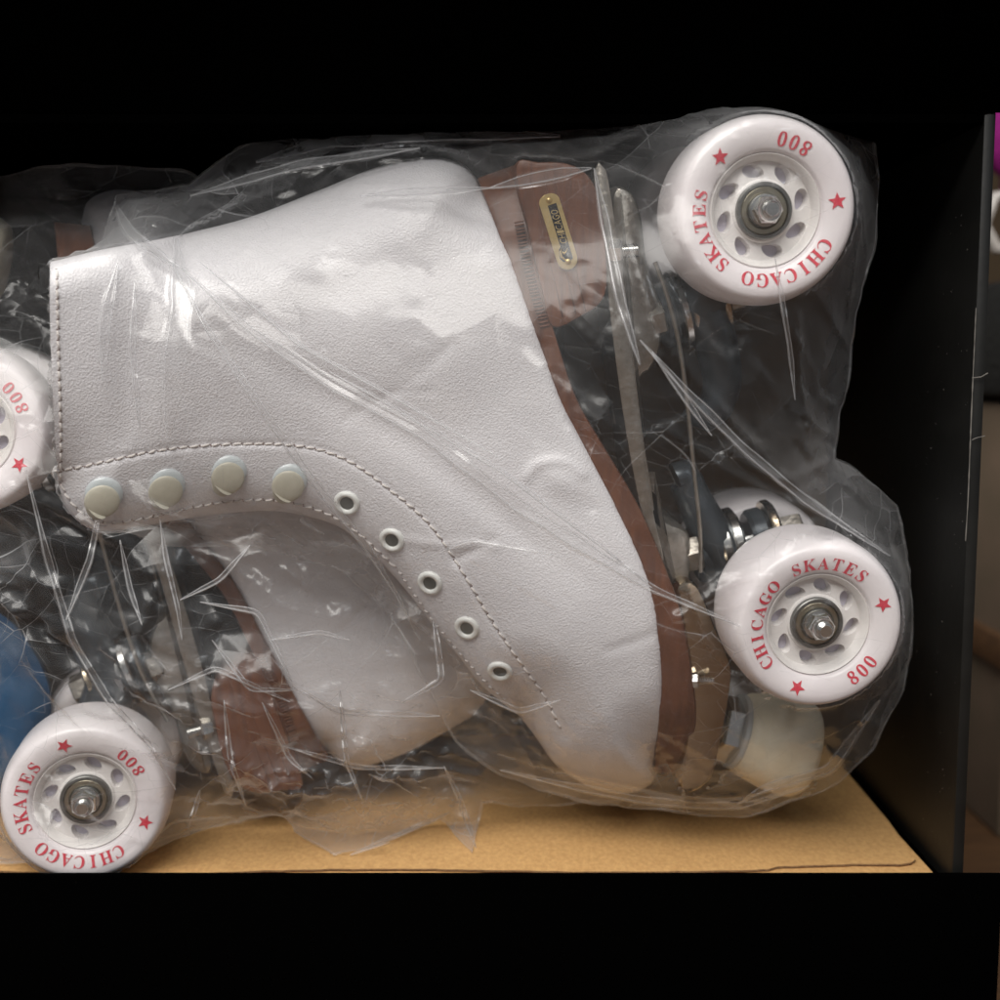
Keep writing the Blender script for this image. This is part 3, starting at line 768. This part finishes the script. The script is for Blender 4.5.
    for k, ch in enumerate('CHICAGO'):
        cu_ = bpy.data.curves.new('glyph', 'FONT'); cu_.body = ch; cu_.resolution_u = 3
        go = bpy.data.objects.new('glyph', cu_); COL.objects.link(go); me = go.to_mesh()
        V = np.array([(v.co.x, v.co.y) for v in me.vertices]); Fq = [tuple(p.vertices) for p in me.polygons]
        go.to_mesh_clear(); bpy.data.objects.remove(go); bpy.data.curves.remove(cu_)
        V[:, 0] -= V[:, 0].min(); wv_ = 0.0011 if ch == 'I' else 0.00168
        V[:, 0] *= (wv_ * 0.82) / V[:, 0].max(); V[:, 1] *= 0.0022 / max(V[:, 1].max(), 0.1)
        # baseline on the right, reading upwards
        b.add([ctr - ax * (-i0 + x_ + 0.18 * y_) + pt * (0.0016 - y_) + Vector((0, -0.00105, 0)) for x_, y_ in V], Fq, 'gold')
        i0 -= wv_
    sw = [(0.0052, -0.0008), (0.0060, -0.0013), (0.0076, -0.0016), (0.0089, -0.0008), (0.0092, 0.0004)]
    b.tube([ctr + ax * a + pt * c_ + Vector((0, -0.00098, 0)) for a, c_ in sw], [0.0001, 0.0003, 0.00042, 0.0003, 0.0001], 'gold', 6, 0.4)
    b.tube([ctr + ax * a + pt * c_ + Vector((0, -0.00098, 0)) for a, c_ in [(0.0056, 0.0012), (0.0066, 0.0004), (0.0070, -0.0005), (0.0062, -0.0007)]], [0.0001, 0.00028, 0.0003, 0.0001], 'gold', 6, 0.4)
    b.build('plaque_lettering', plq, 0, fixn=False)
    b = MB()
    for a in (-L_ + 0.0020, L_ - 0.0026): b.ell(ctr + ax * a + Vector((0, -0.0008, 0)), [ax * 0.0010, pt * 0.0010, Vector((0, -0.0007, 0))], 'gold', 16, 8)
    b.build('plaque_pin', plq, 0)
    # sole plate: two flanged rails with castings for the trucks
    b = MB()
    for y0, y1 in ((-0.0270, -0.0255), (0.0255, 0.0270)):
        prism(b, F1, [(594, 172), (606, 170), (617, 240), (629, 330), (641, 430), (653, 510), (664, 560), (655, 566), (640, 505), (625, 425), (612, 330), (604, 250)], y0, y1, 'cast', 8, 0.0004)
    prism(b, F1, [(601, 180), (607, 178), (618, 240), (630, 330), (642, 430), (654, 510), (648, 512), (635, 430), (622, 330), (612, 250)], -0.0256, 0.0256, 'cast', 8)
    b.build('sole_plate', root, 0.5)
    b = MB()
    prism(b, F1, [(612, 195), (630, 190), (642, 215), (648, 262), (660, 300), (662, 345), (650, 372), (641, 380), (637, 440), (628, 380), (618, 290)], -0.017, 0.017, 'cast', 6, 0.003)
    b.build('truck_base', root, 0.6)
    b = MB()
    prism(b, F1, [(646, 470), (654, 505), (668, 522), (686, 530), (692, 545), (690, 592), (676, 612), (664, 575), (652, 530)], -0.019, 0.019, 'cast', 6, 0.003)
    b.build('truck_base', root, 0.6)
    # toe end of the plate
    b = MB()
    V = []; seg = 22
    prf = [((688, 632), 0.020), ((697, 640), 0.0235), ((712, 662), 0.0245), ((722, 700), 0.023), ((722, 735), 0.018), ((713, 770), 0.012), ((699, 788), 0.006)]
    prism(b, F1, [(676, 590), (697, 586), (716, 628), (731, 664), (731, 690), (721, 745), (710, 782), (682, 790), (689, 720), (684, 655)], -0.0262, 0.0262, 'nickel', 5, 0.0018)
    b.build('toe_plate', root, 0.6)
    # screws and bolts
    for px, py, yy, r, hd in ((690, 681, -0.0288, 0.0013, 0.0026), (613, 252, -0.0272, 0.0024, 0.0040)):
        b = MB(); p = F1.loc(px, py, yy); d = Vector((1, -0.25, 0.08)).normalized()
        b.lathe([(hd * 0.9, -0.0010), (hd, 0.0), (hd, 0.0026), (hd * 0.8, 0.0032)], p, d, 'steel', 6, (True, True))
        prf_ = []
        for k in range(7): prf_ += [(r * 0.85, 0.0030 + k * 0.0008), (r, 0.0034 + k * 0.0008)]
        b.lathe(prf_, p, d, 'steel', 16, (False, True)); b.build('bolt', root, 0.5)
    # trucks: kingpin, cushions, pivot arm, hanger with axle
    for (kp, ke, hub_px, arm, plate_) in (((650, 320), (722, 298), (745, 214), [(700, 300), (716, 345), (722, 385), (708, 415), (694, 405)], (660, 312)), ((684, 556), (776, 534), (800, 617), [(742, 575), (716, 540), (694, 500), (683, 475), (676, 478)], (700, 575))):
        K0 = F1.loc(*kp); K1 = F1.loc(*ke); kd = (K1 - K0).normalized(); kl = (K1 - K0).length
        tk = MB()
        H = F1.loc(*hub_px)
        tk.tube([(H.x, -HT + 0.0205, H.z), (H.x, -0.020, H.z), (H.x, 0.020, H.z), (H.x, HT - 0.0205, H.z)], [0.0050, 0.0078, 0.0078, 0.0050], 'blacktruck', 20)
        mid = K0 + kd * kl * 0.62
        tk.tube([mid + Vector((0, -0.004, 0)), (mid * 0.45 + H * 0.55) + Vector((0, -0.010, 0)), H + Vector((0, -0.016, 0))], [0.0105, 0.0085, 0.0080], 'blacktruck', 16)
        tk.tube([mid + Vector((0, 0.004, 0)), (mid * 0.45 + H * 0.55) + Vector((0, 0.010, 0)), H + Vector((0, 0.016, 0))], [0.0105, 0.0085, 0.0080], 'blacktruck', 16)
        am = [F1.loc(x, y, -0.006) for x, y in catmull(arm, 8)]
        tk.tube(am, [0.0085 - 0.0030 * i / len(am) for i in range(len(am))], 'blacktruck', 16)
        truck = tk.build('truck', root, 0.8)
        b = MB()
        b.lathe([(0.0100, 0.10 * kl), (0.0112, 0.14 * kl), (0.0112, 0.30 * kl), (0.0100, 0.36 * kl)], K0, kd, 'rubber' if False else 'blacktruck', 32)
        b.lathe([(0.0100, 0.70 * kl), (0.0112, 0.74 * kl), (0.0112, 0.86 * kl), (0.0098, 0.90 * kl)], K0, kd, 'blacktruck', 32)
        b.build('cushion', truck, 0.6)
        b = MB()
        b.lathe([(0.0138, 0.34 * kl), (0.0144, 0.36 * kl), (0.0144, 0.43 * kl), (0.0130, 0.46 * kl)], K0, kd, 'steel', 36)
        b.lathe([(0.0130, 0.48 * kl), (0.0136, 0.50 * kl), (0.0136, 0.57 * kl), (0.0122, 0.60 * kl)], K0, kd, 'steel', 36)
        b.lathe([(0.0128, 0.90 * kl), (0.0132, 0.92 * kl), (0.0132, 0.97 * kl), (0.0120, 1.0 * kl)], K0, kd, 'nickel', 36)
        b.build('washer', truck, 0.5)
        b = MB(); b.lathe([(0.0035, -0.1 * kl), (0.0035, 1.2 * kl)], K0, kd, 'steel', 16)
        b.lathe([(0.0062, -0.02 * kl), (0.0066, 0.0), (0.0066, 0.15 * kl), (0.0060, 0.17 * kl)], F1.loc(*kp, -0.012), kd, 'cast', 6)
        b.lathe([(0.0060, 1.02 * kl), (0.0064, 1.05 * kl), (0.0064, 1.25 * kl), (0.0058, 1.27 * kl)], K0, kd, 'cast', 6)
        b.build('kingpin', truck, 0.5)
    # thin bent stay between the trucks
    b = MB(); st_ = [F1.loc(x, y, -0.022) for x, y in catmull([(655, 262), (666, 292), (678, 338), (687, 400), (694, 470), (700, 530), (701, 572)], 8)]
    b.tube(st_, 0.0008, 'cast', 8, 1.0); b.build('stay', root, 0.8)
    # toe stop: cream rubber on a hexagonal nut
    b = MB(); T0 = F1.loc(735, 731, 0); T1 = F1.loc(805, 750, 0); td = (T1 - T0).normalized(); tl = (T1 - T0).length
    b.lathe([(0.0100, 0.0), (0.0136, 0.0008), (0.0154, 0.0035), (0.0168, 0.009), (0.0182, 0.015), (0.0188, tl - 0.006), (0.0184, tl - 0.003), (0.0170, tl - 0.0008), (0.013, tl)], T0, td, 'rubber', 56)
    ts = b.build('toe_stop', root, 0.9)
    b = MB(); b.lathe([(0.0112, -0.0076), (0.0124, -0.0066), (0.0124, 0.0016), (0.0112, 0.0022)], T0, td, 'steel', 6, phase=0.4)
    b.lathe([(0.0138, -0.0008), (0.0142, 0.0004), (0.0138, 0.0014)], T0, td, 'snapring', 40)
    b.lathe([(0.0045, -0.012), (0.0045, -0.004)], T0, td, 'steel', 18)
    b.build('toe_stop_nut', ts, 0.5)
    # wheels
    w0 = make_wheel(root)
    spots = []
    for (px, py), ang in (((768, 210), 119.6), ((821, 627), 235)):
        p = F1.loc(px, py, -HT); spots.append((p, ang))
    ws = []
    for i, (p, ang) in enumerate(spots):
        wn = w0 if i == 0 else copy_tree(w0, root)
        wn.location = (p.x, -HT, p.z); wn.rotation_euler = (0, RD(ang), 0); ws.append(wn)
        wf = copy_tree(w0, root); wf.location = (p.x, HT - 0.012, p.z); wf.rotation_euler = (0, RD(ang + 40), pi)
    return root, ws, spots

skate, wheels, spots = make_skate()
tag(skate, 'white high top roller skate in front, lying toe down with lacing hooks showing', 'roller skate', 'white roller skates in the box')
R2 = Matrix.Rotation(RD(11), 3, 'Z') @ Matrix.Rotation(RD(175.2), 3, 'Y')
skate2 = copy_tree(skate)
O2 = P(84, 804, 0.394) - R2 @ Vector((spots[0][0].x, -HT, spots[0][0].z))
skate2.location = O2; skate2.rotation_euler = R2.to_euler()
tag(skate2, 'white roller skate turned heel down behind the other one at the left', 'roller skate', 'white roller skates in the box')
k = 0
for ch in skate2.children:
    st_ = ch.name.split('.')[0]
    if st_ == 'wheel' and ch.location.y < 0:
        ch.rotation_euler = (0, RD((149 if abs(ch.location.z - spots[0][0].z) < 0.01 else 159) - 175.2), 0)
for ch in list(skate2.children):
    if ch.name.split('.')[0] == 'toe_plate': bpy.data.objects.remove(ch); continue
    if ch.name.split('.')[0] == 'toe_stop':
        for g in list(ch.children): bpy.data.objects.remove(g)
    if ch.name.split('.')[0] == 'heel':
        for g in list(ch.children):
            if g.name.startswith('name_plaque'):
                for q in list(g.children): bpy.data.objects.remove(q)
                bpy.data.objects.remove(g)
# the rear boot leans away from the front one and its shaft is pressed flatter
for ch in list(skate2.children):
    if ch.name.split('.')[0] == 'upper':
        for g in list(ch.children): bpy.data.objects.remove(g)
        bpy.data.objects.remove(ch)
build_upper(skate2, 0.020, 0.86, 0.45, False)

# ------------------------------------------------------------------ clear bags
bpy.context.view_layer.update()
def world_bvh(root):
    V = []; Fc = []
    def rec(o):
        if o.type == 'MESH':
            k = len(V); mw = o.matrix_world
            V.extend([mw @ v.co for v in o.data.vertices]); Fc.extend([tuple(k + i for i in p.vertices) for p in o.data.polygons])
        for c_ in o.children: rec(c_)
    rec(root)
    return BVHTree.FromPolygons(V, Fc)

def facets(x0, x1, z0, z1, cell, amp, seed, stretch=(1, 1, 0)):
    """a crumpled height field: flat facets between random points; returns a sampler"""
    r = np.random.default_rng(seed)
    n = int((x1 - x0) * (z1 - z0) / cell ** 2 * 1.3)
    p = np.stack([r.uniform(x0 - cell, x1 + cell, n), r.uniform(z0 - cell, z1 + cell, n)], 1)
    q = np.concatenate([p, [[x0 - 0.1, z0 - 0.1], [x1 + 0.1, z0 - 0.1], [x1 + 0.1, z1 + 0.1], [x0 - 0.1, z1 + 0.1]]])
    c, s = cos(RD(stretch[2])), sin(RD(stretch[2]))
    u = np.stack([(q[:, 0] * c + q[:, 1] * s) / stretch[0], (-q[:, 0] * s + q[:, 1] * c) / stretch[1]], 1)
    res = delaunay_2d_cdt([Vector(t) for t in u], [], [], 0, 1e-9)
    Vv = np.array([tuple(v) for v in res[0]])
    hgt = r.normal(0, amp, len(Vv))
    tree = BVHTree.FromPolygons([Vector((a[0], a[1], h)) for a, h in zip(Vv, hgt)], [tuple(f) for f in res[2]])
    def f(x, z):
        out = np.zeros(len(x))
        for i in range(len(x)):
            a = (x[i] * c + z[i] * s) / stretch[0]; b_ = (-x[i] * s + z[i] * c) / stretch[1]
            h = tree.ray_cast(Vector((a, b_, 1)), Vector((0, 0, -1)))
            if h[0] is not None: out[i] = h[0].z
        return out
    return f

def make_bag(name, root_obj, outline_px, Ys, folds, ridges, seed, amp, press, limit=None, crumple=()):
    tree = world_bvh(root_obj)
    q_ = np.array(outline_px + outline_px[:1], float); ol_px = []
    for a_, b_ in zip(q_[:-1], q_[1:]):          # straight runs with sharp corners, a little wavy
        m_ = max(1, int(np.linalg.norm(b_ - a_) / 8)); nn_ = np.array([-(b_ - a_)[1], (b_ - a_)[0]]) / max(np.linalg.norm(b_ - a_), 1e-9)
        for k in range(m_): ol_px.append(a_ + (b_ - a_) * k / m_ + nn_ * sin(k * 0.9 + a_[0]) * 0.8)
    ol_px = np.array(ol_px)
    ol = np.array([(P(a, b_, Ys).x, P(a, b_, Ys).z) for a, b_ in ol_px])
    g = 0.0016
    x0, z0 = ol.min(0) - 3 * g; x1, z1 = ol.max(0) + 3 * g
    xs = np.arange(x0, x1, g); zs = np.arange(z0, z1, g); nx, nz = len(xs), len(zs)
    X, Z = np.meshgrid(xs, zs, indexing='ij'); pts = np.stack([X.ravel(), Z.ravel()], 1)
    ins_ = inside(pts, ol).reshape(nx, nz)
    front = np.full((nx, nz), 9.0); backd = np.full((nx, nz), -9.0)
    for i in range(nx):
        for j in range(nz):
            if not ins_[i, j]: continue
            h = tree.ray_cast(Vector((xs[i], -1, zs[j])), Vector((0, 1, 0)))
            if h[0] is not None:
                front[i, j] = h[0].y
                h2 = tree.ray_cast(Vector((xs[i], 2, zs[j])), Vector((0, -1, 0)))
                if h2[0] is not None: backd[i, j] = h2[0].y
    def relax(y, ob, sign, p, it=420):
        par = (np.add.outer(np.arange(nx), np.arange(nz)) % 2) == 0
        om = 1.93
        for k in range(it):
            for c_ in (par, ~par):
                av = np.zeros_like(y)
                av[1:-1, 1:-1] = 0.25 * (y[2:, 1:-1] + y[:-2, 1:-1] + y[1:-1, 2:] + y[1:-1, :-2])
                nw = y + om * (av + p - y)
                nw = np.minimum(nw, ob) if sign > 0 else np.maximum(nw, ob)
                mm = ins_ & c_; y[mm] = nw[mm]
            if k > it * 0.8: om = 1.0
        return y
    fy = relax(np.full((nx, nz), Ys), np.where(front < 8, front - 0.0009, 9.0), 1, -press)
    by = relax(np.full((nx, nz), Ys), np.where(backd > -8, backd + 0.0009, -9.0), -1, press)
    def samp(A, x, z):
        u = np.clip((x - x0) / g, 0, nx - 1.001); v = np.clip((z - z0) / g, 0, nz - 1.001)
        i = u.astype(int); j = v.astype(int); a = u - i; b_ = v - j
        return A[i, j] * (1 - a) * (1 - b_) + A[i + 1, j] * a * (1 - b_) + A[i, j + 1] * (1 - a) * b_ + A[i + 1, j + 1] * a * b_
    V, T = cdt(ol, 0.00135, jitter=0.12)
    x, z = V[:, 0], V[:, 1]
    y = samp(fy, x, z)
    frs = np.minimum.reduce([front, np.roll(front, 1, 0), np.roll(front, -1, 0), np.roll(front, 1, 1), np.roll(front, -1, 1)])
    ob = samp(frs, x, z)
    free = np.clip((ob - y - 0.001) / 0.010, 0, 1)
    rim = np.clip(seg_dist(V, np.concatenate([ol, ol[:1]])) / 0.006, 0, 1)
    f1 = facets(x0, x1, z0, z1, 0.020, 1.0, seed, (1.7, 0.75, -38))
    f2 = facets(x0, x1, z0, z1, 0.0085, 1.0, seed + 1, (1.6, 0.8, -30))
    c1 = f1(x, z); c2 = f2(x, z)
    hgt = (amp[0] * c1 * (0.05 + 0.95 * free) + amp[1] * c2 * (0.03 + 0.97 * free))
    # heavily crumpled places
    bunch = np.zeros(len(x))
    if crumple:
        f3 = facets(x0, x1, z0, z1, 0.0052, 1.0, seed + 2, (1.3, 0.85, 20)); c3 = f3(x, z)
        for cx, cy_, rad, am in crumple:
            pc = P(cx, cy_, Ys); wgt = np.exp(-(((x - pc.x) ** 2 + (z - pc.z) ** 2) / (rad * 0.00035) ** 2))
            if am > 0.00135: bunch = np.maximum(bunch, wgt * (am / 0.002))
            hgt = hgt + wgt * (am * c2 * 1.3 + am * 0.55 * c3)
    # creases that run in straight tension lines
    for pl, am, wd in ridges:
        q = np.array([(P(a, b_, Ys - 0.02).x, P(a, b_, Ys - 0.02).z) for a, b_ in catmull(pl, 6)])
        d = seg_dist(V, q); hgt = hgt + am * np.exp(-np.abs(d) / wd)
    if seed == 21: hgt = hgt * (1 - 0.72 * np.exp(-(((x - 0.0) / 0.085) ** 2 + ((z - 0.038) / 0.045) ** 2)))     # drawn taut over the shaft and heel
    y2 = y - hgt * rim
    y2 = np.minimum(y2, np.where(ob < 8, ob - 0.0005, 9))
    # what hangs below the floor lies on it, drawn out towards the viewer
    low = np.clip(ZF + 0.0012 - z, 0, None); zf = np.maximum(z, ZF + 0.0012 + 0.0006 * np.abs(c2) * (low > 0)); y2 = y2 - 2.4 * low
    if limit is not None: y2 = np.maximum(y2, limit(x, z))
    root = empty(name, (float(x.mean()), Ys, float(z.min())))
    rl = root.location.copy()
    b = MB()
    b.add([Vector((a, c_, d_)) - rl for a, c_, d_ in zip(x, y2, zf)], T, 'film')
    fr = b.build('front_film', root, 0, fixn=False)
    at_ = fr.data.attributes.new('slack', 'FLOAT', 'POINT'); at_.data.foreach_set('value', np.clip(0.06 + 0.94 * np.clip(free * 1.2 - 0.15, 0, 1) * (1 - 0.88 * np.exp(-(((x + 0.025) / 0.095) ** 2 + ((z - 0.035) / 0.045) ** 2)) * (seed == 21)) + 1.1 * bunch, 0, 2.2).astype(np.float32))
    yb_ = samp(by, x, z) + np.abs(amp[0] * c1 * 0.7 + amp[1] * c2) * rim - 2.4 * low * (1 - 0.5 * rim)
    zb = zf - 0.0008 * (low > 0)
    VB, TB = V[::1], T
    b = MB(); b.add([Vector((a, c_, d_)) - rl for a, c_, d_ in zip(x, yb_, zb)], [t[::-1] for t in TB], 'backfilm')
    b.build('back_film', root, 0, fixn=False)
    # pleats: narrow folds of doubled film lying on the front
    tr2 = BVHTree.FromPolygons([Vector((a, c_, d_)) for a, c_, d_ in zip(x, y2, zf)], T)
    b = MB()
    for pl, wpx, hi in folds:
        q = []
        for a_, b_ in zip(pl[:-1], pl[1:]):
            m_ = max(1, int(np.hypot(b_[0] - a_[0], b_[1] - a_[1]) / 4)); q += [np.array(a_, float) + (np.array(b_, float) - np.array(a_, float)) * k / m_ for k in range(m_)]
        q.append(np.array(pl[-1], float)); q = np.array(q); n = len(q); rows = []
        for _ in range(3): q[1:-1] = 0.25 * q[:-2] + 0.5 * q[1:-1] + 0.25 * q[2:]
        for i in range(n):
            t = q[min(i + 1, n - 1)] - q[max(i - 1, 0)]; t = t / max(np.linalg.norm(t), 1e-9); nn = np.array([-t[1], t[0]])
            s = i / (n - 1); ww = wpx * min(1, 0.12 + 3.2 * s, 0.12 + 3.2 * (1 - s)) * (1 + 0.10 * sin(i * 0.37 + len(pl)))
            row = []
            for k in range(9):
                e = (k / 8 - 0.5) * ww; pp = q[i] + nn * e
                d = ray(*pp).normalized(); h = tr2.ray_cast(Vector((0, 0, 0)), d)
                base = h[0] if h[0] is not None else P(pp[0], pp[1], Ys - 0.03)
                if row and (base - row[-1]).length > 0.012: base = row[-1]
                u = k / 8
                row.append(base - d * (0.0004 + hi * (0, 0.10, 0.28, 0.22, 0.35, 0.5, 1.0, 0.25, 0)[k]))
            rows.append(row)
        kk = 9; V_ = [p - rl for r in rows for p in r]
        # keep neighbours together where the sheet steps
        b.add(V_, [(i * kk + k, i * kk + k + 1, (i + 1) * kk + k + 1, (i + 1) * kk + k) for i in range(n - 1) for k in range(kk - 1)
                   if max((V_[i * kk + k] - V_[(i + 1) * kk + k]).length, (V_[i * kk + k + 1] - V_[(i + 1) * kk + k + 1]).length) < 0.010], 'fold')
        for col_, r_ in ((6, 0.00026), (1, 0.00017)):
            run = [rows[0][col_] - rl]
            for r0 in rows[1:]:
                p_ = r0[col_] - rl
                if (p_ - run[-1]).length > 0.010:
                    if len(run) > 2: b.tube(run, [r_ * (0.35 + 0.65 * sin(pi * i / (len(run) - 1)) ** 0.5) for i in range(len(run))], 'crease', 6)
                    run = []
                run.append(p_)
            if len(run) > 2: b.tube(run, [r_ * (0.35 + 0.65 * max(sin(pi * i / (len(run) - 1)), 0) ** 0.5) for i in range(len(run))], 'crease', 6)
    if folds: b.build('pleat', root, 0.35, fixn=False)
    # doubled edge of the bag along its outline
    b = MB(); n = len(ol); e = [Vector((x[i], y2[i], zf[i])) - rl for i in range(n)] ; e.append(e[0])
    b.tube(e, [0.0004 + 0.0002 * sin(i * 0.5) for i in range(n + 1)], 'fold', 8, 0.4)
    b.build('seam', root, 0)
    return root

OUT1 = [(104, 246), (116, 196), (190, 186), (238, 148), (330, 120), (440, 104), (560, 108), (660, 96), (760, 92), (868, 112), (878, 180), (872, 250), (852, 320), (850, 370), (838, 418), (832, 458), (856, 470), (896, 506), (907, 560), (912, 630), (902, 690), (872, 748), (838, 784), (742, 818), (690, 812), (600, 804), (540, 790), (492, 770), (455, 740), (430, 690), (395, 620), (345, 570), (250, 545), (160, 545), (122, 520), (108, 470), (98, 380), (96, 310)]
FOLD1 = [
 ([(330, 372), (400, 410), (500, 470), (600, 545), (652, 588)], 5, 0.0016),
 ([(200, 262), (300, 345), (400, 400), (500, 458)], 4, 0.0014),
 ([(112, 198), (128, 232), (170, 262), (182, 268)], 12, 0.0016),
 ([(135, 280), (132, 350), (140, 430)], 8, 0.0012),
 ([(420, 560), (470, 540), (560, 556)], 4, 0.0010),
 ([(470, 690), (520, 712), (560, 700)], 7, 0.0014),
 ([(182, 268), (250, 330), (330, 384), (420, 432), (520, 508), (600, 558), (655, 590), (740, 626)], 16, 0.0022),
 ([(172, 262), (205, 325), (262, 410), (318, 488), (368, 548), (400, 600), (420, 640)], 9, 0.0018),
 ([(490, 188), (540, 178), (592, 168)], 15, 0.0014),
 ([(360, 196), (420, 192), (490, 188)], 9, 0.0006),
 ([(594, 168), (606, 230), (620, 300), (640, 365)], 12, 0.0020),
 ([(640, 340), (690, 395), (745, 450), (805, 500), (890, 556)], 11, 0.0010),
 ([(652, 352), (700, 420), (712, 436)], 7, 0.0008),
 ([(775, 258), (782, 300), (790, 350), (795, 400)], 6, 0.0008),
 ([(176, 238), (180, 300), (172, 370), (168, 440)], 30, 0.0014),
 ([(118, 262), (104, 320), (103, 380)], 14, 0.0010),
 ([(500, 770), (570, 786), (640, 800), (700, 806), (742, 806), (810, 786)], 9, 0.0008),
 ([(735, 806), (760, 790), (830, 770), (880, 700)], 12, 0.0008),
 ([(256, 162), (330, 142), (440, 134), (560, 136)], 22, 0.0014),
 ([(190, 196), (300, 165), (420, 148)], 12, 0.001),
]
RID1 = [
 ([(360, 196), (480, 190), (592, 168)], 0.0022, 0.0022), ([(592, 168), (612, 250), (640, 360)], 0.0035, 0.0022), ([(592, 168), (660, 128)], 0.003, 0.002),
 ([(640, 345), (710, 420), (800, 500), (890, 556)], 0.0030, 0.0022), ([(640, 420), (720, 470), (790, 500)], 0.002, 0.0016), ([(660, 590), (705, 560), (745, 552)], 0.0045, 0.0022),
 ([(655, 592), (690, 590), (735, 568)], 0.0025, 0.0012), ([(360, 190), (410, 200), (418, 228)], 0.0015, 0.0012), ([(410, 226), (425, 208), (440, 218)], 0.0015, 0.001),
 ([(182, 268), (330, 384), (520, 508), (655, 590)], 0.0008, 0.0018), ([(172, 262), (262, 410), (368, 548)], 0.0007, 0.0014),
 ([(330, 140), (345, 160), (430, 140), (500, 130)], 0.003, 0.002), ([(240, 150), (300, 170), (420, 160)], 0.003, 0.002), ([(120, 200), (170, 235), (178, 262)], 0.003, 0.0018), ([(178, 262), (240, 215), (300, 195)], 0.002, 0.0015),
 ([(838, 440), (790, 410), (770, 320)], 0.003, 0.002), ([(860, 150), (840, 240), (850, 320)], 0.003, 0.002), ([(700, 440), (760, 470), (838, 455)], 0.003, 0.002),
 ([(690, 215), (760, 205), (850, 180)], 0.0006, 0.0008), ([(700, 170), (780, 150), (850, 130)], 0.0006, 0.0008), ([(500, 760), (640, 790), (740, 800), (830, 770)], 0.0020, 0.0018), ([(600, 700), (690, 760), (760, 800)], 0.0015, 0.0015),
 ([(655, 610), (668, 650), (680, 700)], 0.002, 0.0014), ([(880, 520), (900, 600), (890, 690)], 0.002, 0.0016), ([(480, 680), (530, 700), (560, 740)], 0.0015, 0.0014),
]
bag1 = make_bag('plastic_bag', skate, OUT1, 0.428, FOLD1, RID1, 21, (0.0017, 0.0006), 0.000010, crumple=((145, 225, 60, 0.0014), (300, 150, 80, 0.0014), (420, 135, 80, 0.0012), (820, 440, 50, 0.0016), (700, 580, 45, 0.0012), (780, 790, 60, 0.0008), (530, 720, 50, 0.0010), (870, 540, 45, 0.001), (655, 140, 50, 0.0012)))
tag(bag1, 'clear creased polythene bag wrapped over the front skate', 'plastic bag', 'clear plastic bags round the skates')

OUT2 = [(-60, 200), (0, 178), (45, 166), (110, 166), (190, 172), (260, 220), (330, 330), (420, 470), (560, 560), (680, 640), (690, 740), (620, 800), (520, 806), (482, 800), (474, 852), (440, 818), (392, 842), (346, 856), (300, 832), (282, 812), (232, 822), (190, 832), (152, 852), (100, 862), (20, 862), (-40, 850), (-70, 700), (-80, 400)]
FOLD2 = [
 ([(200, 602), (258, 612), (292, 682)], 6, 0.0014),
 ([(212, 640), (250, 690), (298, 690)], 6, 0.0014),
 ([(168, 690), (215, 668), (290, 702)], 6, 0.0012),
 ([(224, 700), (230, 760), (246, 806)], 6, 0.0014),
 ([(262, 702), (290, 760), (312, 778)], 6, 0.0012),
 ([(432, 606), (442, 680), (402, 702)], 7, 0.001),
 ([(340, 690), (346, 760), (362, 800)], 6, 0.001),
 ([(300, 690), (340, 712), (440, 716)], 8, 0.001),
 ([(66, 620), (90, 560), (102, 500)], 8, 0.0008),
 ([(26, 470), (48, 560), (72, 640), (108, 700), (150, 745), (176, 790)], 9, 0.0010),
 ([(160, 520), (166, 560), (178, 610), (182, 640)], 6, 0.0010),
 ([(120, 540), (130, 590), (142, 625)], 6, 0.0008),
 ([(180, 600), (220, 580), (250, 545)], 6, 0.0008),
 ([(280, 745), (360, 768), (445, 768)], 6, 0.0008),
 ([(270, 640), (320, 632), (350, 640)], 5, 0.0008),
 ([(444, 766), (460, 800), (476, 848)], 6, 0.0012),
 ([(200, 790), (194, 812), (188, 830)], 6, 0.0008),
 ([(350, 855), (400, 836), (450, 812)], 8, 0.0008),
]
RID2 = [
 ([(280, 812), (318, 776), (290, 758), (283, 785)], 0.003, 0.0014), ([(240, 660), (292, 680), (294, 640)], 0.003, 0.0014), ([(145, 610), (220, 640), (290, 690)], 0.003, 0.0018), ([(180, 650), (230, 700), (300, 775)], 0.003, 0.0018),
 ([(345, 855), (362, 800), (350, 725)], 0.0025, 0.0016), ([(350, 725), (400, 718), (450, 716)], 0.003, 0.0016), ([(440, 760), (425, 735), (400, 715)], 0.002, 0.0012), ([(360, 768), (350, 740)], 0.003, 0.0012),
 ([(320, 770), (380, 766), (440, 764)], 0.003, 0.0014), ([(345, 690), (370, 680), (365, 665)], 0.0015, 0.001), ([(300, 640), (300, 680), (330, 720)], 0.0015, 0.001), ([(200, 560), (175, 640), (160, 700)], 0.003, 0.0018),
 ([(60, 560), (90, 640), (130, 690)], 0.003, 0.0018), ([(0, 560), (60, 545), (110, 560)], 0.003, 0.002), ([(20, 580), (50, 640), (40, 700)], 0.003, 0.002), ([(215, 690), (240, 740), (250, 800)], 0.003, 0.0016), ([(260, 720), (240, 770), (200, 800)], 0.003, 0.0016),
 ([(440, 640), (450, 680), (440, 720)], 0.002, 0.0014), ([(480, 700), (500, 740), (560, 770)], 0.002, 0.0014),
]
bag2 = make_bag('plastic_bag', skate2, OUT2, 0.445, FOLD2, RID2, 55, (0.0024, 0.0011), 0.000012, crumple=((225, 650, 75, 0.0020), (290, 740, 70, 0.0018), (350, 740, 80, 0.0014), (440, 790, 60, 0.0018), (60, 560, 60, 0.0014), (200, 790, 50, 0.0014), (400, 700, 90, 0.0010), (130, 190, 50, 0.0008)))
tag(bag2, 'clear crumpled polythene bag round the rear skate, bunched above the kraft cardboard', 'plastic bag', 'clear plastic bags round the skates')
